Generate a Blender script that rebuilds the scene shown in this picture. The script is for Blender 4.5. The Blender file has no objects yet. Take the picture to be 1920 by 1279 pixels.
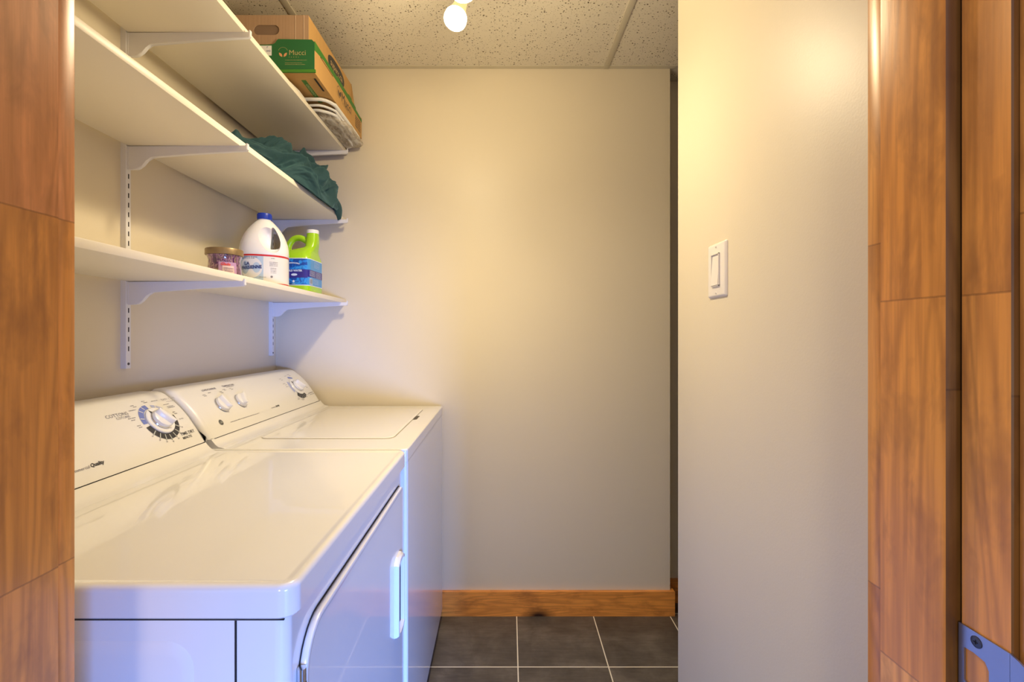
import bpy, bmesh, math, random
from mathutils import Vector, Matrix, noise
random.seed(7)
S = bpy.context.scene
COL = S.collection
PI = math.pi

# ------------------------------------------------------------------ camera, world, lights, exposure
CAM_H = 1.219
cam_d = bpy.data.cameras.new('camera'); cam = bpy.data.objects.new('camera', cam_d); COL.objects.link(cam)
cam.location = (0, 0, CAM_H); cam.rotation_euler = (PI / 2, 0, 0)
cam_d.sensor_width = 36.0; cam_d.lens = 885.0 / 1920 * 36
cam_d.shift_x = 22 / 1920; cam_d.shift_y = -10.5 / 1920
cam_d.clip_start = 0.02
S.camera = cam
S.view_settings.view_transform = 'Standard'; S.view_settings.look = 'None'
S.view_settings.gamma = 1.0; S.view_settings.use_curve_mapping = False
S.view_settings.exposure = 0.74

world = bpy.data.worlds.new('daylight'); S.world = world; world.use_nodes = True
bgn = world.node_tree.nodes['Background']
bgn.inputs[0].default_value = (0.66, 0.72, 1.0, 1); bgn.inputs[1].default_value = 0.36

WARM = (1.0, 0.81, 0.50)
def lamp_light(name, loc, power, radius=0.03, color=WARM):
    d = bpy.data.lights.new(name, 'POINT'); d.energy = power; d.color = color; d.shadow_soft_size = radius
    o = bpy.data.objects.new(name, d); COL.objects.link(o); o.location = loc; return o
def bulb_spot(loc, aim, power):
    d = bpy.data.lights.new('bulb_beam', 'SPOT'); d.energy = power; d.color = WARM; d.shadow_soft_size = 0.03; d.spot_size = math.radians(138); d.spot_blend = 1.0
    o = bpy.data.objects.new('bulb_beam', d); COL.objects.link(o); o.location = loc
    o.rotation_euler = Vector(aim).to_track_quat('-Z', 'Y').to_euler()
for p, aim in (((-0.150, 1.29, 2.045), (-0.25, 0.10, -0.9)), ((-0.082, 1.18, 2.035), (0.30, 0.15, -0.95))):
    lamp_light("bulb_light", p, 3.9); bulb_spot(p, aim, 13.5)
# assumed daylight: unseen blue area light added behind the camera, to its right
wd = bpy.data.lights.new('assumed_daylight', 'AREA'); wd.shape = 'RECTANGLE'; wd.size = 0.9; wd.size_y = 0.7; wd.spread = math.radians(48); wd.energy = 18; wd.color = (0.15, 0.33, 1.0)
wo = bpy.data.objects.new('assumed_daylight', wd); COL.objects.link(wo); wo.location = (1.5, -1.75, 0.38)
wo.rotation_euler = (Vector((-0.05, 1.75, 0.16)) - wo.location).to_track_quat('-Z', 'Y').to_euler()  # set low with a narrow beam to turn the appliance fronts blue
# unseen warm fill added behind the camera to brighten the shelf undersides
lamp_light('warm_fill_light', (-0.40, -1.30, 1.02), 20.0, 0.15, (1.0, 0.80, 0.55))

# ------------------------------------------------------------------ material helpers
def srgb(r, g, b):
    f = lambda c: (c / 255 / 12.92) if c / 255 <= 0.04045 else ((c / 255 + 0.055) / 1.055) ** 2.4
    return (f(r), f(g), f(b), 1)
class NT:
    def __init__(s, name, rough=0.5, **kw):
        s.m = bpy.data.materials.new(name); s.m.use_nodes = True; s.t = s.m.node_tree; s.b = s.t.nodes['Principled BSDF']
        s.b.inputs['Roughness'].default_value = rough
        for k, v in kw.items(): s.b.inputs[k.replace('_', ' ')].default_value = v
    def n(s, kind, **props):
        nd = s.t.nodes.new(kind)
        for k, v in props.items(): setattr(nd, k, v)
        return nd
    def l(s, a, b): s.t.links.new(a, b)
    def put(s, sock, v):
        if hasattr(v, 'is_output') or isinstance(v, bpy.types.NodeSocket): s.l(v, sock)
        else: sock.default_value = v
    def math(s, op, a, b=None, c=None, clamp=False):
        nd = s.n('ShaderNodeMath', operation=op); nd.use_clamp = clamp
        s.put(nd.inputs[0], a)
        if b is not None: s.put(nd.inputs[1], b)
        if c is not None: s.put(nd.inputs[2], c)
        return nd.outputs[0]
    def mix(s, f, a, b, mode='MIX'):
        nd = s.n('ShaderNodeMix', data_type='RGBA', blend_type=mode)
        s.put(nd.inputs[0], f); s.put(nd.inputs[6], a); s.put(nd.inputs[7], b); return nd.outputs[2]
    def coord(s, scale=(1, 1, 1), loc=(0, 0, 0), kind='Object'):
        tc = s.n('ShaderNodeTexCoord'); mp = s.n('ShaderNodeMapping')
        mp.inputs['Scale'].default_value = scale; mp.inputs['Location'].default_value = loc
        s.l(tc.outputs[kind], mp.inputs[0]); return mp.outputs[0]
    def noise(s, vec, scale, detail=3, rough=0.5, dist=0.0):
        nd = s.n('ShaderNodeTexNoise'); s.l(vec, nd.inputs['Vector'])
        nd.inputs['Scale'].default_value = scale; nd.inputs['Detail'].default_value = detail
        nd.inputs['Roughness'].default_value = rough; nd.inputs['Distortion'].default_value = dist
        return nd.outputs[0]
    def ramp(s, f, stops):
        nd = s.n('ShaderNodeValToRGB'); s.l(f, nd.inputs[0]); e = nd.color_ramp.elements
        while len(e) < len(stops): e.new(0.5)
        for q, (p, c) in zip(e, stops): q.position = p; q.color = c
        return nd.outputs[0]
    def bump(s, h, strength=0.2, dist=0.002):
        nd = s.n('ShaderNodeBump'); nd.inputs['Strength'].default_value = strength; nd.inputs['Distance'].default_value = dist
        s.l(h, nd.inputs['Height']); s.l(nd.outputs[0], s.b.inputs['Normal'])
    def color(s, c): s.put(s.b.inputs['Base Color'], c)
def plain(name, c, rough=0.5, **kw):
    m = NT(name, rough, **kw); m.color(c); return m.m

def wall_mat():
    m = NT('beige_wall_paint', 0.42)
    v = m.coord()
    n = m.noise(v, 3.0, 2)
    m.color(m.mix(n, (0.72, 0.645, 0.50, 1), (0.75, 0.67, 0.525, 1)))
    m.bump(m.noise(v, 260, 2), 0.12, 0.0012)
    return m.m
def ceiling_mat():
    m = NT('fissured_acoustic_tile', 0.9)
    v = m.coord((1, 1, 1))
    def dots(scale, lo, hi, stretch):
        vv = m.coord(stretch)
        vo = m.n('ShaderNodeTexVoronoi'); m.l(vv, vo.inputs['Vector']); vo.inputs['Scale'].default_value = scale
        sep = m.n('ShaderNodeSeparateColor'); m.l(vo.outputs['Color'], sep.inputs[0])
        size = m.math('MULTIPLY', sep.outputs[0], hi)
        return m.math('LESS_THAN', vo.outputs['Distance'], m.math('SUBTRACT', size, lo))
    d1 = dots(100, 0.06, 0.40, (1, 1.4, 1)); d2 = dots(190, 0.10, 0.42, (1.3, 1, 1))
    big = m.math('GREATER_THAN', m.noise(v, 14, 2), 0.36)
    d1 = m.math('MULTIPLY', d1, big)
    d = m.math('MAXIMUM', d1, m.math('MULTIPLY', d2, 0.6))
    m.color(m.mix(d, (0.76, 0.70, 0.58, 1), (0.13, 0.10, 0.06, 1)))
    m.bump(m.math('SUBTRACT', 1.0, d), 0.6, 0.002)
    return m.m
def floor_mat():
    m = NT('grey_slate_look_floor_tile', 0.42)
    tc = m.n('ShaderNodeTexCoord'); sep = m.n('ShaderNodeSeparateXYZ'); m.l(tc.outputs['Object'], sep.inputs[0])
    T = 0.333
    y = sep.outputs[1]
    xs = m.math('SUBTRACT', sep.outputs[0], m.math('MULTIPLY', m.math('SUBTRACT', y, 2.05), 0.02))
    fx = m.math('FRACT', m.math('DIVIDE', m.math('SUBTRACT', xs, 0.0713 - 10 * T), T))
    fy = m.math('FRACT', m.math('DIVIDE', m.math('SUBTRACT', y, 1.735 - 20 * T), T))
    ix = m.math('FLOOR', m.math('DIVIDE', m.math('SUBTRACT', xs, 0.0713 - 10 * T), T))
    iy = m.math('FLOOR', m.math('DIVIDE', m.math('SUBTRACT', y, 1.735 - 20 * T), T))
    g = 0.0064
    ex = m.math('GREATER_THAN', m.math('ABSOLUTE', m.math('SUBTRACT', fx, 0.5)), 0.5 - g)
    ey = m.math('GREATER_THAN', m.math('ABSOLUTE', m.math('SUBTRACT', fy, 0.5)), 0.5 - g)
    gr = m.math('MAXIMUM', ex, ey)
    cb = m.n('ShaderNodeCombineXYZ'); m.l(ix, cb.inputs[0]); m.l(iy, cb.inputs[1])
    wn = m.n('ShaderNodeTexWhiteNoise'); m.l(cb.outputs[0], wn.inputs[0])
    add = m.n('ShaderNodeVectorMath', operation='MULTIPLY_ADD'); m.l(wn.outputs['Color'], add.inputs[0])
    add.inputs[1].default_value = (5, 5, 5); m.l(tc.outputs['Object'], add.inputs[2])
    n1 = m.noise(add.outputs[0], 7, 5, 0.6, 0.4)
    mp = m.n('ShaderNodeMapping'); mp.inputs['Scale'].default_value = (0.5, 5, 1); m.l(add.outputs[0], mp.inputs[0])
    n2 = m.noise(mp.outputs[0], 22, 5, 0.7)
    f = m.math('MULTIPLY_ADD', n1, 0.7, m.math('MULTIPLY', n2, 0.3))
    c = m.ramp(f, [(0.30, (0.050, 0.042, 0.036, 1)), (0.52, (0.115, 0.10, 0.088, 1)), (0.72, (0.21, 0.19, 0.165, 1))])
    m.color(m.mix(gr, c, (0.93, 0.88, 0.76, 1)))
    m.bump(m.math('SUBTRACT', m.math('MULTIPLY', f, 0.4), m.math('MULTIPLY', gr, 1.0)), 0.3, 0.002)
    return m.m
def wood_mat(name, across=1, strips=(), seed=0.0, dark=1.0, along=2, knots=False, blocks=True):
    """laminated pine: strips of width along `across` (axis index), blocks of random length along `along`."""
    m = NT(name, 0.34); m.b.inputs['Coat Weight'].default_value = 0.25; m.b.inputs['Coat Roughness'].default_value = 0.25
    tc = m.n('ShaderNodeTexCoord'); sep = m.n('ShaderNodeSeparateXYZ'); m.l(tc.outputs['Object'], sep.inputs[0])
    a = sep.outputs[across]; z = sep.outputs[along]
    sid = None
    for s_ in strips:
        k = m.math('GREATER_THAN', a, s_); sid = k if sid is None else m.math('ADD', sid, k)
    if sid is None: sid = m.math('MULTIPLY', a, 0.0)
    if blocks:
        zz = m.math('ADD', m.math('DIVIDE', z, 0.345), m.math('MULTIPLY_ADD', sid, 0.53, seed))
        bid = m.math('FLOOR', zz); fr = m.math('FRACT', zz)
        joint = m.math('GREATER_THAN', m.math('ABSOLUTE', m.math('SUBTRACT', fr, 0.5)), 0.4975)
    else:
        bid = m.math('MULTIPLY', z, 0.0); joint = None
    cb = m.n('ShaderNodeCombineXYZ'); m.l(sid, cb.inputs[0]); m.l(bid, cb.inputs[1]); cb.inputs[2].default_value = seed
    wn = m.n('ShaderNodeTexWhiteNoise'); m.l(cb.outputs[0], wn.inputs[0])
    sc = [9.0, 9.0, 9.0]; sc[along] = 0.9
    off = m.n('ShaderNodeVectorMath', operation='MULTIPLY_ADD'); m.l(wn.outputs['Color'], off.inputs[0]); off.inputs[1].default_value = (7, 7, 7)
    m.l(tc.outputs['Object'], off.inputs[2])
    mp = m.n('ShaderNodeMapping'); mp.inputs['Scale'].default_value = sc; m.l(off.outputs[0], mp.inputs[0])
    big = m.noise(mp.outputs[0], 1.5, 2, 0.4, 0.3)
    rings = m.math('MULTIPLY_ADD', m.math('SINE', m.math('MULTIPLY', big, 85.0)), 0.5, 0.5)
    rings = m.math('POWER', rings, 1.8)
    fs = [160.0, 160.0, 160.0]; fs[along] = 6.0
    mp2 = m.n('ShaderNodeMapping'); mp2.inputs['Scale'].default_value = fs; m.l(off.outputs[0], mp2.inputs[0])
    fine = m.noise(mp2.outputs[0], 1.0, 3, 0.6)
    ms = [26.0, 26.0, 26.0]; ms[along] = 11
    mp3 = m.n('ShaderNodeMapping'); mp3.inputs['Scale'].default_value = ms; m.l(off.outputs[0], mp3.inputs[0])
    mott = m.noise(mp3.outputs[0], 1.0, 4, 0.6, 0.3)
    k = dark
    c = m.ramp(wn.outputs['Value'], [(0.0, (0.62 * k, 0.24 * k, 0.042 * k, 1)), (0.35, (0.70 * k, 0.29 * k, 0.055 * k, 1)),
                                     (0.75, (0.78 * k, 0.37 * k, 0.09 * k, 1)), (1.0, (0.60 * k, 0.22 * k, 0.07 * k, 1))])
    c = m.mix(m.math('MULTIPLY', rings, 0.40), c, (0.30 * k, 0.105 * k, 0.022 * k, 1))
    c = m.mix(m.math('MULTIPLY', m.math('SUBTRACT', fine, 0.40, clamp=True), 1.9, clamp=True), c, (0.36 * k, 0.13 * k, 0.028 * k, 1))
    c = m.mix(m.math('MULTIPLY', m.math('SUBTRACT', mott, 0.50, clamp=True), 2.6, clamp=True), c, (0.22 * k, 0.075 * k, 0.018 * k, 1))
    if joint is not None: c = m.mix(m.math('MULTIPLY', joint, 0.45), c, (0.16 * k, 0.05 * k, 0.012 * k, 1))
    if knots:
        vo = m.n('ShaderNodeTexVoronoi'); vm = m.n('ShaderNodeMapping'); vs = [3.0] * 3; vs[along] = 1.6
        vm.inputs['Scale'].default_value = vs; vm.inputs['Location'].default_value = (0.31, 0.2, 0.55)
        m.l(tc.outputs['Object'], vm.inputs[0]); m.l(vm.outputs[0], vo.inputs['Vector']); vo.inputs['Scale'].default_value = 2.2
        kn = m.ramp(vo.outputs['Distance'], [(0.12, (1, 1, 1, 1)), (0.20, (0.45, 0.45, 0.45, 1)), (0.30, (0, 0, 0, 1))])
        c = m.mix(kn, c, (0.035, 0.012, 0.005, 1))
    m.color(c)
    m.bump(fine, 0.10, 0.001)
    return m.m

M = {}
M['wall'] = wall_mat(); M['ceiling'] = ceiling_mat(); M['floor'] = floor_mat()
M['grid'] = plain('cream_ceiling_grid_metal', (0.62, 0.57, 0.45, 1), 0.45)
M['wood_r'] = wood_mat('honey_pine_right', 1, (0.4204,), 3.37, 1.28)
M['wood_r2'] = wood_mat('honey_pine_rebate', 1, (0.3862,), 5.71, 1.28)
M['wood_c'] = wood_mat('honey_pine_casing', 1, (), 11.2, 1.1)
M['wood_l'] = wood_mat('honey_pine_left', 1, (), 8.13, 1.15)
M['wood_dark'] = wood_mat('dark_red_pine_edge', 1, (), 6.6, 0.34)
M['wood_base'] = wood_mat('stained_pine_baseboard', 2, (), 2.3, 1.45, 0, True, False)
M['enamel'] = plain('white_appliance_enamel', (0.80, 0.79, 0.77, 1), 0.20, Coat_Weight=0.8, Coat_Roughness=0.03)
M['plastic'] = plain('white_console_plastic', (0.78, 0.77, 0.75, 1), 0.32)
M['knob'] = plain('white_knob_plastic', (0.82, 0.82, 0.82, 1), 0.25)
M['chrome'] = plain('chrome', (0.75, 0.76, 0.78, 1), 0.15, Metallic=1.0)
M['black'] = plain('black_gap_fill', (0.008, 0.008, 0.010, 1), 0.7)  # flat black, also stands in for the shade in open gaps and recesses
M['ink'] = plain('black_print', (0.035, 0.035, 0.04, 1), 0.5)
M['ink_grey'] = plain('grey_print', (0.22, 0.21, 0.24, 1), 0.5)
M['ink_faint'] = plain('pale_grey_print', (0.46, 0.44, 0.46, 1), 0.5)
M['arc_blue'] = plain('blue_dial_print', (0.16, 0.21, 0.55, 1), 0.45)
M['arc_light'] = plain('light_blue_dial_print', (0.42, 0.46, 0.72, 1), 0.45)
M['arc_grey'] = plain('grey_tick_print', (0.45, 0.47, 0.45, 1), 0.45)
M['shelf'] = plain('white_melamine', (0.84, 0.79, 0.69, 1), 0.38)
M['bracket'] = plain('white_powder_coated_steel', (0.76, 0.76, 0.80, 1), 0.35)
M['slot'] = plain('dark_slot', (0.02, 0.02, 0.025, 1), 0.8)
M['switch'] = plain('white_switch_plastic', (0.82, 0.78, 0.74, 1), 0.25)
M['screw'] = plain('dark_screw', (0.10, 0.10, 0.12, 1), 0.35, Metallic=1.0)
M['steel_dark'] = plain('gunmetal_plate', (0.34, 0.37, 0.50, 1), 0.30, Metallic=0.85)

# ------------------------------------------------------------------ mesh helpers
def link(name, bm, mat, parent=None, loc=None, smooth=True, angle=35):
    """bm is in world coordinates; origin goes to loc (or the parent's place)."""
    me = bpy.data.meshes.new(name)
    o = bpy.data.objects.new(name, me); COL.objects.link(o)
    base = Vector((0, 0, 0))
    if parent is not None:
        base = Vector(parent['_w']); o.parent = parent
    elif loc is not None:
        base = Vector(loc); o.location = base
    if base.length: bmesh.ops.translate(bm, verts=bm.verts, vec=-base)
    bmesh.ops.recalc_face_normals(bm, faces=bm.faces)
    bm.to_mesh(me); bm.free()
    o['_w'] = tuple(base)
    mats = mat if isinstance(mat, (list, tuple)) else [mat]
    for m_ in mats: me.materials.append(m_)
    if smooth:
        for p in me.polygons: p.use_smooth = True
        me.set_sharp_from_angle(angle=math.radians(angle))
        if mats[0] is M.get('enamel'):
            wm = o.modifiers.new('flat_face_normals', 'WEIGHTED_NORMAL'); wm.keep_sharp = True; wm.weight = 100
    return o
def tag(o, label=None, cat=None, group=None, kind=None):
    if label: o['label'] = label
    if cat: o['category'] = cat
    if group: o['group'] = group
    if kind: o['kind'] = kind
    return o
def thing(name, loc, label, cat, group=None):
    o = bpy.data.objects.new(name, None); COL.objects.link(o); o.location = loc; o['_w'] = tuple(loc)
    o.empty_display_size = 0.05
    return tag(o, label, cat, group)
def struct(name, bm, mat, **kw):
    return tag(link(name, bm, mat, **kw), kind='structure')
def NB(): return bmesh.new()
def box(bm, x0, x1, y0, y1, z0, z1, mi=0, mat=None):
    v = [bm.verts.new((x, y, z)) for x in (x0, x1) for y in (y0, y1) for z in (z0, z1)]
    if mat is not None:
        for q in v: q.co = mat @ q.co
    fs = []
    for idx in ((0, 1, 3, 2), (4, 6, 7, 5), (0, 4, 5, 1), (2, 3, 7, 6), (0, 2, 6, 4), (1, 5, 7, 3)):
        f = bm.faces.new([v[i] for i in idx]); f.material_index = mi; fs.append(f)
    return v, fs
def bbox(bm, x0, x1, y0, y1, z0, z1, bev=0.002, seg=2):
    v, fs = box(bm, x0, x1, y0, y1, z0, z1)
    es = list({e for f in fs for e in f.edges})
    bmesh.ops.bevel(bm, geom=es, offset=bev, segments=seg, affect='EDGES', profile=0.5)
def rrect(w, d, r, n=6):
    r = min(r, w / 2 - 1e-5, d / 2 - 1e-5); pts = []
    for cx, cy, a0 in ((w / 2 - r, d / 2 - r, 0), (-w / 2 + r, d / 2 - r, PI / 2), (-w / 2 + r, -d / 2 + r, PI), (w / 2 - r, -d / 2 + r, 1.5 * PI)):
        for i in range(n + 1):
            a = a0 + PI / 2 * i / n; pts.append((cx + r * math.cos(a), cy + r * math.sin(a)))
    return pts
def rings(bm, rl, cap0=True, cap1=True, mi=0, closed=True):
    """rl: list of rings (lists of 3d points)"""
    vr = [[bm.verts.new(p) for p in r] for r in rl]
    n = len(vr[0])
    for a, b in zip(vr, vr[1:]):
        for i in range(n if closed else n - 1):
            j = (i + 1) % n
            f = bm.faces.new((a[i], a[j], b[j], b[i])); f.material_index = mi
    if cap0: bm.faces.new(vr[0][::-1]).material_index = mi
    if cap1: bm.faces.new(vr[-1]).material_index = mi
    return vr
def slab(bm, cx, cy, w, d, prof, rc, n=6, MX=None, mi=0, cap0=True, cap1=True):
    """prof: list of (inset, z) bottom to top; rounded-rectangle plan."""
    rl = []
    for ins, z in prof:
        pts = rrect(w - 2 * ins, d - 2 * ins, max(rc - ins, 0.0006), n)
        r = [Vector((cx + x, cy + y, z)) for x, y in pts]
        if MX is not None: r = [MX @ p for p in r]
        rl.append(r)
    return rings(bm, rl, cap0, cap1, mi)
def fillet(z0, z1, rb, rt, n=4):
    p = []
    if rb:
        for i in range(n + 1):
            a = PI / 2 * i / n; p.append((rb * (1 - math.sin(a)), z0 + rb * (1 - math.cos(a))))
    else: p.append((0, z0))
    if rt:
        for i in range(n + 1):
            a = PI / 2 * i / n; p.append((rt * (1 - math.cos(a)), z1 - rt * (1 - math.sin(a))))
    else: p.append((0, z1))
    return p
def tube(bm, pts, r, n=10, cap=True, mi=0, flat=1.0):
    pts = [Vector(p) for p in pts]; rl = []
    up = Vector((0, 0, 1)); prev = None
    for i, p in enumerate(pts):
        t = (pts[min(i + 1, len(pts) - 1)] - pts[max(i - 1, 0)]).normalized()
        if prev is None:
            a = up if abs(t.dot(up)) < 0.9 else Vector((1, 0, 0))
            u = (a - t * a.dot(t)).normalized()
        else: u = (prev - t * prev.dot(t)).normalized()
        prev = u; v = t.cross(u)
        rr = r[i] if isinstance(r, (list, tuple)) else r
        rl.append([p + u * (math.cos(2 * PI * k / n) * rr * flat) + v * (math.sin(2 * PI * k / n) * rr) for k in range(n)])
    rings(bm, rl, cap, cap, mi)
def catmull(pts, k=8):
    pts = [Vector(p) for p in pts]; out = []
    P = [pts[0] * 2 - pts[1]] + pts + [pts[-1] * 2 - pts[-2]]
    for i in range(1, len(P) - 2):
        for j in range(k):
            t = j / k; a, b, c, d = P[i - 1], P[i], P[i + 1], P[i + 2]
            out.append(0.5 * ((2 * b) + (c - a) * t + (2 * a - 5 * b + 4 * c - d) * t * t + (3 * b - a - 3 * c + d) * t ** 3))
    out.append(pts[-1]); return out
def lathe(bm, prof, n=32, MX=None, mi=0, cap0=True, cap1=True):
    rl = []
    for r, z in prof:
        q = [Vector((r * math.cos(2 * PI * k / n), r * math.sin(2 * PI * k / n), z)) for k in range(n)]
        if MX is not None: q = [MX @ p for p in q]
        rl.append(q)
    return rings(bm, rl, cap0, cap1, mi)
def prism(bm, poly, f0, f1, mi=0):
    """poly of 2d points, f0/f1 map (a,b)->3d for the two faces"""
    rings(bm, [[Vector(f0(a, b)) for a, b in poly], [Vector(f1(a, b)) for a, b in poly]], mi=mi)
def text_bm(bm, s, size, fmap, mi=0, align='CENTER', sx=1.0, fine=0, bold=0.0, space=1.0):
    """adds flat lettering; fmap maps (x,y) in metres -> 3d"""
    cu = bpy.data.curves.new('tmp', 'FONT'); cu.body = s; cu.size = size; cu.align_x = align; cu.align_y = 'CENTER'
    cu.resolution_u = 2; cu.offset = bold; cu.space_character = space
    o = bpy.data.objects.new('tmp', cu); COL.objects.link(o)
    dg = bpy.context.evaluated_depsgraph_get(); dg.update()
    me = bpy.data.meshes.new_from_object(o.evaluated_get(dg))
    vs = [bm.verts.new(fmap(v.co.x * sx, v.co.y)) for v in me.vertices]
    for p in me.polygons:
        try:
            f = bm.faces.new([vs[i] for i in p.vertices]); f.material_index = mi
        except ValueError: pass
    bpy.data.objects.remove(o); bpy.data.curves.remove(cu); bpy.data.meshes.remove(me)
def quadgrid(bm, x0, x1, y0, y1, fmap, nx=1, ny=1, mi=0):
    g = [[bm.verts.new(fmap(x0 + (x1 - x0) * i / nx, y0 + (y1 - y0) * j / ny)) for j in range(ny + 1)] for i in range(nx + 1)]
    for i in range(nx):
        for j in range(ny):
            bm.faces.new((g[i][j], g[i + 1][j], g[i + 1][j + 1], g[i][j + 1])).material_index = mi
def boolean(bm_a, cutters):
    """subtract meshes; all temporary objects are removed again"""
    me = bpy.data.meshes.new('t'); bmesh.ops.recalc_face_normals(bm_a, faces=bm_a.faces); bm_a.to_mesh(me); bm_a.free()
    a = bpy.data.objects.new('t', me); COL.objects.link(a); tmp = [a]
    for c in cutters:
        mc = bpy.data.meshes.new('t'); bmesh.ops.recalc_face_normals(c, faces=c.faces); c.to_mesh(mc); c.free()
        o = bpy.data.objects.new('t', mc); COL.objects.link(o); tmp.append(o)
        md = a.modifiers.new('b', 'BOOLEAN'); md.operation = 'DIFFERENCE'; md.object = o; md.solver = 'EXACT'
    dg = bpy.context.evaluated_depsgraph_get(); dg.update()
    r = bpy.data.meshes.new_from_object(a.evaluated_get(dg))
    bm = NB(); bm.from_mesh(r)
    for o in tmp: bpy.data.objects.remove(o)
    return bm

# ------------------------------------------------------------------ room shell
XL, YB, ZC = -0.981, 2.063, 2.387      # left wall, back wall, ceiling
XR, YR = 0.465, 1.236                  # right partition, its far end
b = NB(); box(b, -3, 3.2, -3, 3.2, -0.06, 0); struct('floor', b, M['floor'])
b = NB(); box(b, XL - 0.1, 3.2, 0.40, 3.2, ZC, ZC + 0.06); struct('ceiling', b, M['ceiling'])
b = NB(); box(b, XL - 0.1, XL, 0.30, YB + 0.1, 0, ZC); struct('wall_left', b, M['wall'])
b = NB(); box(b, XL - 0.1, 0.742, YB, YB + 0.09, 0, ZC); struct('wall_back', b, M['wall'])
b = NB(); box(b, 0.70, 3.1, 2.165, 2.25, 0, ZC); struct('wall_recess', b, M['wall'])
b = NB(); bbox(b, XR, XR + 0.11, 0.470, YR, 0, ZC, 0.002); struct('wall_right', b, M['wall'])
b = NB(); box(b, 3.1, 3.2, 0.47, 2.20, 0, ZC); struct('wall_far_right', b, M['wall'])
b = NB(); box(b, XL - 0.1, -0.455, 0.365, 0.466, 0, ZC); box(b, 0.410, 3.2, 0.365, 0.466, 0, ZC)
box(b, -0.455, 0.410, 0.365, 0.466, 2.09, ZC); struct('wall_front', b, M['wall'])
# baseboards
b = NB(); v, fs = box(b, XL + 0.05, 0.742 + 0.016, YB - 0.016, YB, 0, 0.106); box(b, 0.742, 0.758, YB, 2.165, 0, 0.106)
struct('baseboard_back', b, M['wood_base'])
b = NB(); box(b, 0.758, 2.3, 2.149, 2.165, 0, 0.106); struct('baseboard_recess', b, M['wood_base'])
# ceiling grid
b = NB(); bbox(b, 0.449, 0.473, 0.47, YB, ZC - 0.004, ZC + 0.001, 0.001); struct('trim_1', b, M['grid'])
b = NB(); bbox(b, -0.766, -0.742, 0.47, YB, ZC - 0.004, ZC + 0.001, 0.001); struct('trim_2', b, M['grid'])
b = NB(); box(b, XL, 0.764, YB - 0.022, YB, ZC - 0.003, ZC)
struct('trim_3', b, M['grid'])
b = NB(); box(b, 0.745, 2.3, 2.143, 2.165, ZC - 0.003, ZC); struct('trim_4', b, M['grid'])
b = NB(); box(b, XL, XL + 0.022, 0.47, YB, ZC - 0.003, ZC); struct('trim_5', b, M['grid'])
# door frame in the front wall: jambs with a rebate, casings both sides
def poly_z(bm, pts, z0, z1): prism(bm, pts, lambda a, c: (a, c, z0), lambda a, c: (a, c, z1))
dr = bpy.data.objects.new('door_1', None); COL.objects.link(dr); dr['_w'] = (0, 0.42, 0); dr.location = (0, 0.42, 0); dr['kind'] = 'structure'
ZJ = 2.05
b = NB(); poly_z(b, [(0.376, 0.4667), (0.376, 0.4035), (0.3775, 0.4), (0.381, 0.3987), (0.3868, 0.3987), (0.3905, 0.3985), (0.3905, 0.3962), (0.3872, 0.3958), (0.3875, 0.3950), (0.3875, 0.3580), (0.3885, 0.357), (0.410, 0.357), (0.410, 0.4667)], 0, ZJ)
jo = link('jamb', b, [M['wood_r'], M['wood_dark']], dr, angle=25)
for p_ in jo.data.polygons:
    if abs(p_.normal.z) < 0.5 and (p_.normal.y < -0.45 or (0.3955 < p_.center.y + 0.42 < 0.3999)): p_.material_index = 1  # camera-side faces and the groove take the darker wood
b = NB(); poly_z(b, [(-0.437, 0.4667), (-0.455, 0.4667), (-0.455, 0.357), (-0.4485, 0.357), (-0.4485, 0.3987), (-0.437, 0.3987)], 0, ZJ)
link('jamb', b, M['wood_l'], dr, angle=25)
b = NB(); box(b, -0.437, 0.376, 0.40, 0.466, ZJ - 0.018, ZJ + 0.04); link('head_jamb', b, M['wood_c'], dr)
for (x0, x1) in ((0.3795, 0.464), (-0.505, -0.4395)):
    b = NB(); bbox(b, x0, x1, 0.4668, 0.488, 0, ZJ + 0.06, 0.0012); link('casing', b, M['wood_c'] if x0 > 0 else M['wood_l'], dr)
for sgn, x0 in ((1, 0.3925), (-1, -0.4535)):
    pts = [(0, 0.3565), (0.0, 0.343), (0.003, 0.340), (0.012, 0.338), (0.05, 0.340), (0.065, 0.338), (0.07, 0.342), (0.07, 0.3565)]
    b = NB(); poly_z(b, [(x0 + sgn * a, c) for a, c in pts], 0, ZJ + 0.06); link('casing', b, M['wood_c'] if sgn > 0 else M['wood_l'], dr, angle=50)

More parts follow.
